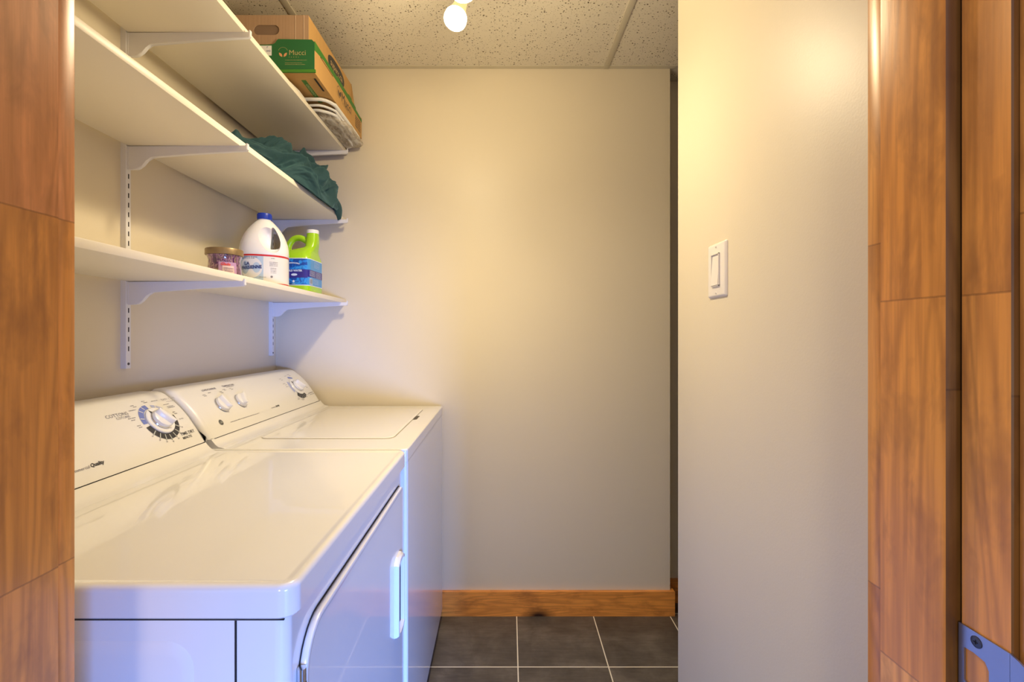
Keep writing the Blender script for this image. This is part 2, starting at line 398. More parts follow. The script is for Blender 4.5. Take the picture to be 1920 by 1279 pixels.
# ------------------------------------------------------------------ strike plate on the right jamb
sp = thing('strike_plate', (0.3875, 0.375, 0.945), 'blue-grey metal strike plate with curved lip on the right wooden door jamb', 'strike plate')
XP = 0.3872
def strike():
    t = 0.0016
    # plate in (y, z), hole cut out, lip bending round the edge of the jamb
    y0, y1 = 0.3972, 0.357; z0, z1 = 0.912, 0.978
    b = NB()
    hole = [(0.3925, 0.933), (0.389, 0.9295), (0.3765, 0.9295), (0.3725, 0.933), (0.3725, 0.9535), (0.3755, 0.9590), (0.3850, 0.9605), (0.3925, 0.9600)]
    O = [(y0, 0.933), (0.389, z0), (0.3765, z0), (y1, 0.933), (y1, 0.9535), (0.3755, z1), (0.385, z1), (y0, 0.9600)]
    corners = {0: (y0, z0), 2: (y1, z0), 4: (y1, z1), 6: (y0, z1)}
    for side in (0, 1):
        X = XP - t * side
        ov = [b.verts.new((X, *p)) for p in O]; hv = [b.verts.new((X, *p)) for p in hole]
        cv = {k: b.verts.new((X, *p)) for k, p in corners.items()}
        for i in range(8):
            j = (i + 1) % 8
            if i in corners: f = b.faces.new((ov[i], cv[i], ov[j], hv[j], hv[i]))
            else: f = b.faces.new((ov[i], ov[j], hv[j], hv[i]))
        if side == 0: o0, h0, c0 = ov, hv, cv
        else:
            for i in range(8):
                j = (i + 1) % 8
                b.faces.new((h0[i], h0[j], hv[j], hv[i]))
                if i in corners:
                    b.faces.new((o0[i], c0[i], cv[i], ov[i])); b.faces.new((c0[i], o0[j], ov[j], cv[i]))
                else: b.faces.new((o0[i], o0[j], ov[j], ov[i]))
    o = link('plate', b, M['steel_dark'], sp, angle=30)
    # lip
    b = NB(); rl = []
    path = [(0, y1 + 0.0002), (0, y1 - 0.006), (0.0008, y1 - 0.012), (0.003, y1 - 0.018), (0.007, y1 - 0.0225), (0.013, y1 - 0.025)]
    hw = [(0.912, 0.978), (0.914, 0.976), (0.918, 0.972), (0.922, 0.967), (0.927, 0.962), (0.932, 0.957)]
    for (dx, y), (za, zb) in zip(path, hw):
        rl.append([Vector((XP + dx - t, y, za)), Vector((XP + dx - t, y, zb)), Vector((XP + dx, y, zb)), Vector((XP + dx, y, za))])
    rings(b, rl); link('lip', b, M['steel_dark'], sp, angle=50)
    for zc in (0.9706, 0.9194):
        MX = Matrix.Translation((XP - t, 0.3822, zc)) @ Matrix.Rotation(-PI / 2, 4, 'Y')
        b = NB(); lathe(b, [(0.0046, -0.0002), (0.0046, 0.0004), (0.0036, 0.0007), (0.0004, 0.0008)], 20, MX)
        s = link('screw', b, M['screw'], sp)
        b = NB(); box(b, -0.0018, 0.0018, -0.0004, 0.0004, 0.0008, 0.0010, mat=MX); box(b, -0.0004, 0.0004, -0.0018, 0.0018, 0.0008, 0.0010, mat=MX)
        c = link('cross_slot', b, M['black'], s, smooth=False)
strike()

# ------------------------------------------------------------------ light switch
sw = thing('light_switch', (XR, 1.0055, 1.358), 'white rocker light switch plate on the beige right wall', 'light switch')
MW = Matrix.Translation((XR, 1.0055, 1.358)) @ Matrix(((0, 0, -1, 0), (-1, 0, 0, 0), (0, 1, 0, 0), (0, 0, 0, 1)))   # local x -> -Y, y -> Z, z -> -X
b = NB(); slab(b, 0, 0, 0.083, 0.116, [(0, 0), (0, 0.0015), (0.002, 0.004), (0.004, 0.0052), (0.006, 0.0056)], 0.004, 4, MW); link('wall_plate', b, M['switch'], sw)
for dy in (0.049, -0.049):
    b = NB(); MX = MW @ Matrix.Translation((0, dy, 0.0056)); lathe(b, [(0.0030, 0), (0.0030, 0.0004), (0.0006, 0.0007)], 16, MX); ps = link('plate_screw', b, M['switch'], sw)
    b = NB(); box(b, -0.0024, 0.0024, -0.0004, 0.0004, 0.0006, 0.0009, mat=MX); link('screw_slot', b, M['screw'], ps, smooth=False)
b = NB()
for (a0, a1, c0, c1) in ((-0.0175, -0.0160, -0.0345, 0.0345), (0.0160, 0.0175, -0.0345, 0.0345), (-0.0175, 0.0175, -0.0345, -0.0330), (-0.0175, 0.0175, 0.0330, 0.0345)):
    box(b, a0, a1, c0, c1, 0.0050, 0.0088, mat=MW)
link('rocker_frame', b, M['switch'], sw, smooth=False)
b = NB()
prism(b, [(-0.0325, 0.004), (-0.0325, 0.0098), (0.0, 0.0082), (0.0325, 0.0060), (0.0325, 0.004)],
      lambda y, z: MW @ Vector((-0.0155, y, z)), lambda y, z: MW @ Vector((0.0155, y, z)))
link('rocker', b, M['switch'], sw, smooth=False)

# ------------------------------------------------------------------ shelving
shelf_z = (1.376, 1.727, 2.021); SY0, SY1 = 0.495, 2.052
names = ('bottom', 'middle', 'top')
labs = ('white wall shelf holding the jugs and candle jar, lowest of the three',
        'white wall shelf holding the teal fabric, middle one of the three',
        'white wall shelf holding the cardboard box, highest of the three')
for i, zt in enumerate(shelf_z):
    b = NB(); bbox(b, -0.9655, (-0.674, -0.674, -0.664)[i], SY0, SY1, zt - 0.0165, zt, 0.0012)
    tag(link('wall_shelf', b, M['shelf'], loc=(-0.82, 1.27, zt - 0.0165)), labs[i], 'shelf', 'white shelves on the left wall')
# standards
def standard(y0, label):
    t = thing('shelf_standard', (XL, y0 + 0.008, 1.133), label, 'shelf standard', 'slotted shelf standards')
    b = NB(); w = 0.0165; x1 = XL + 0.0145; zt = 2.20; zb = 1.133
    pts = [(XL, y0), (x1 - 0.001, y0), (x1, y0 + 0.001), (x1, y0 + w - 0.001), (x1 - 0.001, y0 + w), (XL, y0 + w)]
    poly_z(b, pts, zb, zt); link('channel', b, M['bracket'], t)
    b = NB(); z = zb + 0.045
    while z < zt - 0.03:
        box(b, x1 - 0.0004, x1 + 0.0003, y0 + 0.0066, y0 + 0.0099, z, z + 0.0125); z += 0.0249
    o = link('slots', b, M['slot'], t, smooth=False)
    b = NB(); MX = Matrix.Translation((x1, y0 + 0.008, zb + 0.012)) @ Matrix.Rotation(PI / 2, 4, 'Y')
    lathe(b, [(0.0035, -0.0002), (0.0033, 0.001), (0.0006, 0.0016)], 14, MX); link('screw', b, M['screw'], t)
    return t
YS1, YS2 = 1.219, 2.000
standard(YS1, 'long white slotted shelf standard nearer the door, screw at its foot')
standard(YS2, 'white slotted shelf standard in the corner at the back wall')
def bracket(y0, zt, xtip, label):
    b = NB(); x0 = XL + 0.0148
    Lh = xtip - x0
    P = [(0, 0), (Lh - 0.004, 0), (Lh - 0.004, 0.006), (Lh - 0.002, 0.0075), (Lh, 0.0065), (Lh, -0.009), (Lh - 0.004, -0.0125)]
    P += [(Lh * 0.55, -0.0205), (0.064, -0.0285)]
    for k in range(1, 9):
        t_ = k / 8; a = t_ * PI
        P.append((0.064 - 0.040 * t_, -0.0285 - 0.030 * (1 - math.cos(a)) / 2 - 0.001 * t_))
    P += [(0.016, -0.0605), (0.002, -0.0605), (0, -0.058)]
    prism(b, P, lambda a, c: (x0 + a, y0, zt + c), lambda a, c: (x0 + a, y0 + 0.010, zt + c))
    bmesh.ops.bevel(b, geom=[e for e in b.edges if abs(e.verts[0].co.y - e.verts[1].co.y) < 1e-6], offset=0.0012, segments=2, affect='EDGES')
    t = thing('shelf_bracket', (x0, y0 + 0.005, zt - 0.06), label, 'shelf bracket', 'shelf brackets')
    link('arm', b, M['bracket'], t, angle=40)
    b = NB(); box(b, x0 - 0.0006, x0 + 0.004, y0 - 0.0012, y0 + 0.0112, zt - 0.058, zt - 0.001); link('hook_flange', b, M['bracket'], t)
bl = {(0, 0): 'white steel bracket under the lowest shelf, on the nearer standard', (0, 1): 'white steel bracket under the lowest shelf, against the back wall',
      (1, 0): 'white steel bracket under the middle shelf, on the nearer standard', (1, 1): 'white steel bracket under the middle shelf, against the back wall',
      (2, 0): 'white steel bracket under the highest shelf, on the nearer standard', (2, 1): 'white steel bracket under the highest shelf, against the back wall'}
tips = {0: (-0.662, -0.648), 1: (-0.655, -0.648), 2: (-0.648, -0.648)}
for i, zt in enumerate(shelf_z):
    for j, ys in enumerate((YS1, YS2)):
        bracket(ys + 0.003, zt - 0.0170, tips[i][j], bl[(i, j)])

# ------------------------------------------------------------------ console surface shared by the two appliances
fas_ctrl = [(-.778, .0, .938), (-.786, 0, .951), (-.8045, 0, .980), (-.8275, 0, 1.0125), (-.854, 0, 1.041), (-.884, 0, 1.066)]
FP = catmull(fas_ctrl, 8)
FL = [0.0]
for p, q in zip(FP, FP[1:]): FL.append(FL[-1] + (q - p).length)
def fas(u, v, h=0.0):
    v = max(0, min(FL[-1] - 1e-5, v)); i = 0
    while FL[i + 1] < v: i += 1
    t = (v - FL[i]) / (FL[i + 1] - FL[i]); p = FP[i].lerp(FP[i + 1], t)
    d = (FP[min(i + 2, len(FP) - 1)] - FP[max(i - 1, 0)]).normalized()
    nrm = Vector((d.z, 0, -d.x))
    return Vector((p.x + nrm.x * h, u, p.z + nrm.z * h)), nrm, d
def fmap(u0, v0, h=0.0006): return lambda x, y: fas(u0 + x, v0 + y, h)[0]
def fmat(u, v):
    p, nrm, d = fas(u, v); yv = Vector((0, 1, 0))
    return Matrix(((yv.x, d.x, nrm.x, p.x), (yv.y, d.y, nrm.y, p.y), (yv.z, d.z, nrm.z, p.z), (0, 0, 0, 1)))
def inset_poly(pts, d):
    n = len(pts); out = []
    for i in range(n):
        a, p, c = pts[i - 1], pts[i], pts[(i + 1) % n]
        e1 = Vector((p[0] - a[0], p[1] - a[1])).normalized(); e2 = Vector((c[0] - p[0], c[1] - p[1])).normalized()
        n1 = Vector((-e1.y, e1.x)); n2 = Vector((-e2.y, e2.x)); nn = (n1 + n2)
        k = d / max(0.35, (1 + n1.dot(n2)) / 2) / 2
        out.append((p[0] + nn.x * k, p[1] + nn.y * k))
    return out
def console(bm, y0, y1, r=0.020):
    sec = [(p.x, p.z) for p in FP[::2]] + [(-.893, 1.0705), (-.903, 1.073), (-.945, 1.073), (-.952, 1.068), (-.952, .93), (-.785, .93)]
    # orientation: make counter-clockwise so inset goes inwards
    ar = sum(sec[i - 1][0] * sec[i][1] - sec[i][0] * sec[i - 1][1] for i in range(len(sec)))
    if ar < 0: sec = sec[::-1]
    st = []
    for i in range(6): a = PI / 2 * i / 5; st.append((r * (1 - math.sin(a)), r * (1 - math.cos(a))))
    rl = [[Vector((x, y0 + dy, z)) for x, z in inset_poly(sec, ins * 0.75)] for ins, dy in st]
    rl += [[Vector((x, y1 - dy, z)) for x, z in inset_poly(sec, ins * 0.75)] for ins, dy in st[::-1]]
    rings(bm, rl)
def arc(bm, u, v, r0, r1, a0, a1, h=0.0006, mi=0, n=None):
    n = n or max(2, int(abs(a1 - a0) / 5)); g = []
    for i in range(n + 1):
        a = math.radians(a0 + (a1 - a0) * i / n)
        g.append([bm.verts.new(fas(u + r * math.cos(a), v + r * math.sin(a), h)[0]) for r in (r0, (r0 + r1) / 2, r1)])
    for p, q in zip(g, g[1:]):
        for k in range(2): bm.faces.new((p[k], q[k], q[k + 1], p[k + 1])).material_index = mi
def knob(parent, u, v, R, H, ang, skirt=None, big=False):
    MX = fmat(u, v)
    if skirt:
        b = NB(); lathe(b, [(skirt, 0.0004), (skirt, 0.0025), (skirt - 0.0015, 0.0042), (0.004, 0.0045)], 48, MX); sk = link('dial_skirt', b, M['knob'], parent)
        b = NB(); p3 = [(-0.0035, -0.004), (0.0035, -0.004), (0, 0.006)]
        MT = MX @ Matrix.Translation((0, 0, 0.0046)) @ Matrix.Rotation(math.radians(ang), 4, 'Z') @ Matrix.Translation((0, R + 0.0035, 0))
        rings(b, [[MT @ Vector((x, y, 0)) for x, y in p3], [MT @ Vector((x, y, 0.0004)) for x, y in p3]]); link('pointer', b, M['ink'], sk, smooth=False)
        z0 = 0.0042
    else: z0 = 0.0006
    b = NB(); lathe(b, [(R, z0), (R + 0.0008, z0 + 0.002), (R, z0 + 0.0035)], 40, MX); 
    k = link('knob', b, M['chrome'], parent)
    # dome with a raised grip bar
    b = NB(); MK = MX @ Matrix.Rotation(math.radians(ang), 4, 'Z')
    n = 40; rl = []
    for rr, zz in ((R - 0.001, z0 + 0.0030), (R - 0.0008, z0 + 0.0075), (R * 0.93, z0 + 0.0105), (R * 0.80, z0 + 0.0122), (R * 0.5, z0 + 0.013), (R * 0.06, z0 + 0.0132)):
        rl.append([MK @ Vector((rr * math.cos(2 * PI * i / n), rr * math.sin(2 * PI * i / n), zz)) for i in range(n)])
    rings(b, rl)
    L = R * 0.97; w = R * 0.34
    rl = []
    for t, ww in ((z0 + 0.006, 1.45), (z0 + 0.014, 1.15), (z0 + H - 0.003, 0.82), (z0 + H - 0.0008, 0.66), (z0 + H, 0.5)):
        pts = []
        for i in range(24):
            a = 2 * PI * i / 24; sx_ = math.copysign(abs(math.cos(a)) ** 0.7, math.cos(a)); sy_ = math.copysign(abs(math.sin(a)) ** 0.7, math.sin(a))
            pts.append(MK @ Vector((w * ww * sx_, L * (1 - (t - z0) * 3.2) * sy_, t)))
        rl.append(pts)
    rings(b, rl); link('grip', b, M['knob'], k)
def squiggle(bm, f, x0, x1, y, n, hgt=0.0016, mi=0, seed=1, th=0.0005):
    """a row of tiny dashes where the photo shows print too small to read"""
    rd = random.Random(seed); x = x0
    while x < x1:
        w = rd.uniform(0.6, 2.2) * hgt; w = min(w, x1 - x)
        if w < hgt * 0.2: break
        hh = hgt * rd.uniform(0.65, 1.0)
        vs = [bm.verts.new(f(a, c)) for a, c in ((x, y), (x + w, y), (x + w, y + hh), (x, y + hh))]
        bm.faces.new(vs).material_index = mi
        x += w + hgt * rd.uniform(0.25, 0.7)

# ------------------------------------------------------------------ dryer (near)
def top_panel(bm, x0, x1, y0, y1, z0, z1, rc=0.022):
    prof = [(0.003, z0), (0, z0 + 0.003), (0, z1 - 0.008), (0.0008, z1 - 0.0045), (0.0028, z1 - 0.0018), (0.006, z1 - 0.0002), (0.009, z1), (0.012, z1 - 0.0003), (0.017, z1 - 0.0022), (0.021, z1 - 0.0026)]
    slab(bm, (x0 + x1) / 2, (y0 + y1) / 2, x1 - x0, y1 - y0, prof, rc, 7)
def console_foot(bm, y0, y1, zt=0.914):
    # concave sweep from the flat top up to the foot of the console
    pts = [(-.742, zt - 0.004), (-.742, zt - 0.0024), (-.752, zt + 0.0005), (-.760, .9180), (-.768, .9245), (-.7765, .9345), (-.7785, .9378), (-.80, .9378), (-.80, zt - 0.004)]
    rings(bm, [[Vector((x, y, z)) for x, z in pts] for y in (y0, y0 + 0.004, y1 - 0.004, y1)])
DY0, DY1 = 0.5735, 1.2585
dx = -0.2505
dryer = thing('dryer', (-0.60, 0.916, 0), 'white clothes dryer with one dial, in front of the washing machine', 'clothes dryer')
b = NB(); slab(b, (-0.93 + dx - 0.0105) / 2, (DY0 + DY1) / 2, 0.93 + dx - 0.0105, DY1 - DY0 - 0.008, [(0.004, 0.036), (0, 0.042), (0, 0.876)], 0.016, 6); link('cabinet', b, M['enamel'], dryer)
b = NB(); top_panel(b, -0.945, dx, DY0, DY1, 0.8725, 0.914); link('top_panel', b, M['enamel'], dryer)
b = NB(); console_foot(b, DY0 + 0.012, DY1 - 0.012); link('console_sweep', b, M['enamel'], dryer)
b = NB(); box(b, -0.90, -0.7775, DY0 + 0.015, DY1 - 0.014, 0.937, 0.9386); link('console_seam', b, M['black'], dryer, smooth=False)
b = NB(); console(b, DY0 + 0.005, DY1 - 0.003); con = link('console', b, M['plastic'], dryer, angle=30)
# side panel, with its seam and pressed rectangle (the side that faces the doorway)
b = NB(); ys = DY0 + 0.004
box(b, -0.3248, -0.3222, ys - 0.0006, ys + 0.002, 0.03, 0.870); box(b, -0.93, dx - 0.014, ys - 0.0006, ys + 0.002, 0.8705, 0.8722); link('side_seam', b, M['black'], dryer, smooth=False)
b = NB(); MS = Matrix(((1, 0, 0, 0), (0, 0, -1, ys), (0, 1, 0, 0), (0, 0, 0, 1)))   # local z -> -Y
slab(b, -0.6445, 0.50, 0.54, 0.69, [(0, 0), (0.004, 0.0012), (0.012, 0.0022), (0.016, 0.0024)], 0.035, 6, MS); link('pressed_panel', b, M['enamel'], dryer)
# door on the front
b = NB(); xf = dx - 0.0105
MD = Matrix(((0, 0, 1, xf), (1, 0, 0, 0), (0, 1, 0, 0), (0, 0, 0, 1)))             # local x -> Y, y -> Z, z -> X
def door_outline(y0, y1, z0, z1, r):
    pts = []
    for cx, cz, a0, rr in ((y1 - r[1], z1 - r[1], 0, r[1]), (y0 + r[0], z1 - r[0], 90, r[0]), (y0 + r[0], z0 + r[0], 180, r[0]), (y1 - r[1], z0 + r[1], 270, r[1])):
        for i in range(9):
            a = math.radians(a0 + 90 * i / 8); pts.append((cx + rr * math.cos(a), cz + rr * math.sin(a)))
    return pts
def door_ring(ins, h): return [MD @ Vector((y, z, h)) for y, z in door_outline(0.609 + ins, 1.222 - ins, 0.20 + ins, 0.834 - ins, (0.062 - ins, 0.022 - ins * 0.8))]
rings(b, [door_ring(-0.0015, 0.0004), door_ring(-0.0015, 0.0012)]); link('door_gasket', b, M['black'], dryer, smooth=False)
b = NB(); rings(b, [door_ring(0.0012, 0.0006), door_ring(0.0008, 0.007), door_ring(0.002, 0.0098), door_ring(0.005, 0.0108), door_ring(0.009, 0.0100), door_ring(0.013, 0.0092)])
door = link('door', b, M['enamel'], dryer)
# door handle: raised frame with a scooped pull
b = NB(); hy, hz = 1.158, 0.5845; hw_, hh_ = 0.040, 0.100
def hring(w, h, p, z): return [MD @ Vector((hy + a, hz + c, z)) for a, c in ((w, -h), (w, h), (w * 0.45, h + p), (-w * 0.45, h + p), (-w, h), (-w, -h), (-w * 0.45, -h - p), (w * 0.45, -h - p))]
rings(b, [hring(0.038, 0.086, 0.012, 0.009), hring(0.037, 0.085, 0.012, 0.015), hring(0.034, 0.083, 0.010, 0.020), hring(0.029, 0.079, 0.006, 0.0205), hring(0.026, 0.077, 0.004, 0.017), hring(0.020, 0.072, 0.002, 0.0125)])
hd = link('door_handle', b, M['enamel'], door, angle=28)
b = NB(); box(b, xf + 0.0132, xf + 0.0142, hy + 0.004, hy + 0.012, hz - 0.070, hz + 0.074); link('grip_recess', b, M['black'], hd, smooth=False)
for zc in (0.772, 0.28):
    b = NB(); tube(b, [(xf + 0.006, 0.6065, zc - 0.020), (xf + 0.006, 0.6065, zc + 0.020)], 0.0055, 14); hg = link('hinge', b, M['chrome'], door)
    b = NB(); tube(b, [(xf + 0.006, 0.6065, zc - 0.0012), (xf + 0.006, 0.6065, zc + 0.0012)], 0.0058, 14); link('hinge_joint', b, M['black'], hg)
b = NB(); box(b, -0.91, dx - 0.03, DY0 + 0.02, DY1 - 0.01, 0.001, 0.040); link('toe_gap', b, M['black'], dryer, smooth=False)  # black block in place of the shade under the cabinet
# dial and print
U, V = 1.147, 0.0887
b = NB()
arc(b, U, V, 0.039, 0.052, 92, 180); o = link('dial_arc', b, M['arc_blue'], con, smooth=False)
b = NB(); arc(b, U, V, 0.040, 0.051, 40, 76); link('dial_arc', b, M['arc_light'], con, smooth=False)
b = NB(); arc(b, U, V, 0.038, 0.053, 190, 352); arc(b, U, V, 0.0495, 0.053, 352, 368); link('dial_arc', b, M['ink'], con, smooth=False)
b = NB()
for a in (112, 132, 162, 62):
    b = NB(); arc(b, U, V, 0.041, 0.052 if a > 70 else 0.051, a - 1.3, a + 1.3, 0.0010, n=1); link('dial_tick', b, M['plastic'], con, smooth=False)
b = NB()
tk = [214, 232, 250, 268, 288, 308, 328]
for a in tk:
    b = NB(); arc(b, U, V, 0.040, 0.056, a - 1.6, a + 1.6, 0.0010, n=1); link('dial_tick', b, M['arc_grey'], con, smooth=False)
knob(con, U, V, 0.0265, 0.022, 28, skirt=0.0375)
b = NB()
text_bm(b, 'TIME DRY', 0.0118, fmap(1.2045, 0.0385), bold=0.00012); link('lettering', b, M['ink'], con, smooth=False); b = NB(); text_bm(b, 'MINUTE', 0.0092, fmap(1.1955, 0.0275), bold=0.0001)
link('lettering', b, M['ink'], con, smooth=False)
b = NB(); text_bm(b, 'COTTONS', 0.0128, fmap(1.051, 0.128)); link('lettering', b, M['ink_grey'], con, smooth=False); b = NB(); text_bm(b, 'COTONS', 0.0090, fmap(1.060, 0.1185)); link('lettering', b, M['ink_grey'], con, smooth=False)
b = NB(); text_bm(b, 'EASY CARE', 0.0098, fmap(1.2330, 0.1470)); link('lettering', b, M['ink_faint'], con, smooth=False); b = NB(); squiggle(b, fmap(0, 0), 1.216, 1.250, 0.1375, 9, 0.002, seed=4)
link('lettering', b, M['ink_faint'], con, smooth=False)
b = NB()
for a, s_ in zip(tk, ('10', '20', '30', '40', '50', '60', '70')):
    b = NB(); text_bm(b, s_, 0.0050, fmap(U + 0.0615 * math.cos(math.radians(a)), V + 0.0605 * math.sin(math.radians(a))), bold=0.00008); link('dial_number', b, M['ink_grey'], con, smooth=False)
b = NB(); text_bm(b, '80 MIN', 0.0048, fmap(U + 0.068, V - 0.0095)); link('dial_number', b, M['ink_grey'], con, smooth=False)
b = NB()
for k, (x, y, w) in enumerate(((1.175, 0.1480, 0.022), (1.198, 0.1295, 0.020), (1.203, 0.1215, 0.022), (1.203, 0.1175, 0.024), (1.089, 0.1320, 0.022), (1.106, 0.1455, 0.010),
                               (1.110, 0.1405, 0.010), (1.148, 0.1530, 0.010), (1.150, 0.1480, 0.012), (1.068, 0.1110, 0.022), (1.072, 0.1050, 0.012), (1.075, 0.0880, 0.010), (1.076, 0.0830, 0.010), (1.205, 0.1020, 0.009), (1.206, 0.0965, 0.011))):
    squiggle(b, fmap(0, 0), x, x + w, y, 6, 0.0022, seed=10 + k)
link('lettering', b, M['ink_grey'], con, smooth=False)
b = NB(); text_bm(b, 'commercial', 0.0090, fmap(0.9135, 0.0315), align='RIGHT'); link('lettering', b, M['ink_grey'], con, smooth=False)
b = NB(); text_bm(b, 'Quality', 0.0105, lambda x, y: fas(0.9155 + x + y * 0.25, 0.0325 + y, 0.0006)[0], align='LEFT', bold=0.0004); link('lettering', b, M['ink'], con, smooth=False)

# ------------------------------------------------------------------ washing machine (far)
WY0, WY1 = 1.268, 2.046
wx = -0.2495
washer = thing('washing_machine', (-0.60, 1.657, 0), 'white top-loading washing machine with three knobs, against the back wall', 'washing machine')
b = NB(); slab(b, (-0.93 + wx + 0.002) / 2, (WY0 + WY1) / 2, 0.93 + wx + 0.002 - 0.004, WY1 - WY0 - 0.004, [(0.004, 0.036), (0, 0.042), (0, 0.880)], 0.010, 6); link('cabinet', b, M['enamel'], washer)
b = NB(); slab(b, (-0.945 + wx) / 2, (WY0 + WY1) / 2, 0.945 + wx, WY1 - WY0, fillet(0.878, 0.9135, 0.001, 0.005), 0.010, 6); link('top_panel', b, M['enamel'], washer)
b = NB(); console_foot(b, WY0 + 0.004, WY1 - 0.003, 0.9160); link('console_sweep', b, M['enamel'], washer)
b = NB(); box(b, -0.90, -0.7775, WY0 + 0.018, WY1 - 0.014, 0.937, 0.9385); link('console_seam', b, M['black'], washer, smooth=False)
b = NB(); console(b, WY0 + 0.003, WY1 - 0.002, 0.022); con = link('console', b, M['plastic'], washer, angle=30)
lx0, lx1, ly0, ly1 = -0.715, -0.318, 1.395, 1.955
b = NB(); slab(b, (lx0 + lx1) / 2, (ly0 + ly1) / 2, lx1 - lx0 + 0.004, ly1 - ly0 + 0.004, [(0, 0.9132), (0, 0.9139)], 0.03, 6); ls = link('lid_seam', b, plain('lid_gap_shadow_line', (0.30, 0.28, 0.25, 1), 0.6), washer)
b = NB(); slab(b, (lx0 + lx1) / 2, (ly0 + ly1) / 2, lx1 - lx0, ly1 - ly0, [(0, 0.9135), (0, 0.9150), (0.0015, 0.9160), (0.010, 0.9166)], 0.029, 6); lid = link('lid', b, M['enamel'], washer)
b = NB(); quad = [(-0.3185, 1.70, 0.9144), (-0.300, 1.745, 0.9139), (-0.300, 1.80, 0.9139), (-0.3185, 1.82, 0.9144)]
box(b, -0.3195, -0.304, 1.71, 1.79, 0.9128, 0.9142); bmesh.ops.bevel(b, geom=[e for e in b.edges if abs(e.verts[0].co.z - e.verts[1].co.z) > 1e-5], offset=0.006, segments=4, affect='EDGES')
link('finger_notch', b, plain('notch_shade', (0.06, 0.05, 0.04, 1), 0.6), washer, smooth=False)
b = NB(); box(b, -0.91, wx - 0.012, WY0 + 0.01, WY1 - 0.01, 0.001, 0.040); link('toe_gap', b, M['black'], washer, smooth=False)
b = NB(); arc(b, 1.915, 0.0880, 0.040, 0.053, 142, 205); link('dial_arc', b, M['arc_light'], con, smooth=False)
b = NB(); arc(b, 1.915, 0.0880, 0.044, 0.053, 58, 96); link('dial_arc', b, M['arc_blue'], con, smooth=False)
b = NB(); arc(b, 1.915, 0.0880, 0.036, 0.056, 222, 308); link('dial_arc', b, M['ink'], con, smooth=False)
b = NB()
for a in (240, 258, 276, 294):
    b = NB(); arc(b, 1.915, 0.0880, 0.042, 0.054, a - 1, a + 1, 0.001, n=1); link('dial_tick', b, M['arc_grey'], con, smooth=False)
knob(con, 1.915, 0.0880, 0.0265, 0.024, 40, skirt=0.0385)
knob(con, 1.4035, 0.0900, 0.0250, 0.022, 12); knob(con, 1.5010, 0.0875, 0.0235, 0.021, -28)
b = NB(); text_bm(b, 'LOAD/CHARGE', 0.0098, fmap(1.413, 0.1530), bold=0.0002); link('lettering', b, M['ink_grey'], con, smooth=False)
b = NB(); text_bm(b, 'TEMPERATURE', 0.0098, fmap(1.515, 0.1545), bold=0.0002); link('lettering', b, M['ink_grey'], con, smooth=False)
b = NB(); text_bm(b, 'Quality', 0.0085, lambda x, y: fas(1.674 + x + y * 0.25, 0.0345 + y, 0.0006)[0], align='LEFT', bold=0.0005); link('lettering', b, M['ink'], con, smooth=False)
b = NB(); squiggle(b, fmap(0, 0), 1.972, 2.020, 0.0440, 9, 0.004, seed=77); squiggle(b, fmap(0, 0), 1.976, 2.022, 0.0370, 9, 0.003, seed=78)
link('lettering', b, M['ink_grey'], con, smooth=False)
b = NB(); text_bm(b, 'commercial', 0.0068, fmap(1.671, 0.0335), align='RIGHT'); link('lettering', b, M['ink_grey'], con, smooth=False)
b = NB()
squiggle(b, fmap(0, 0), 1.388, 1.555, 0.0290, 9, 0.0022, seed=60)
for k, (x, y, w) in enumerate(((1.362, 0.135, 0.014), (1.364, 0.130, 0.012), (1.392, 0.139, 0.014), (1.444, 0.134, 0.012), (1.446, 0.129, 0.012), (1.468, 0.141, 0.012), (1.472, 0.137, 0.010),
                               (1.502, 0.140, 0.012), (1.506, 0.135, 0.012), (1.497, 0.1475, 0.040), (1.84, 0.138, 0.016), (1.845, 0.131, 0.014), (1.83, 0.112, 0.020), (1.84, 0.105, 0.014), (1.835, 0.096, 0.020),
                               (1.90, 0.148, 0.018), (1.93, 0.152, 0.020), (1.935, 0.1455, 0.016), (1.86, 0.038, 0.016), (1.855, 0.033, 0.020), (1.885, 0.029, 0.022), (1.89, 0.025, 0.016), (1.93, 0.033, 0.018), (1.955, 0.040, 0.012), (1.985, 0.078, 0.010), (1.99, 0.072, 0.010))):
    squiggle(b, fmap(0, 0), x, x + w, y, 6, 0.0022, seed=110 + k)
link('lettering', b, M['ink_grey'], con, smooth=False)
# round script monogram badge
b = NB(); arc(b, 1.349, 0.038, 0.0, 0.0088, 0, 360, 0.0006); bd = link('badge', b, M['ink'], con, smooth=False)
b = NB(); arc(b, 1.349, 0.038, 0.0070, 0.0076, 0, 360, 0.0009); text_bm(b, 'GE', 0.0095, lambda x, y: fas(1.349 + x + y * 0.2, 0.038 + y, 0.0009)[0], bold=0.0002); link('monogram', b, M['arc_grey'], bd, smooth=False)

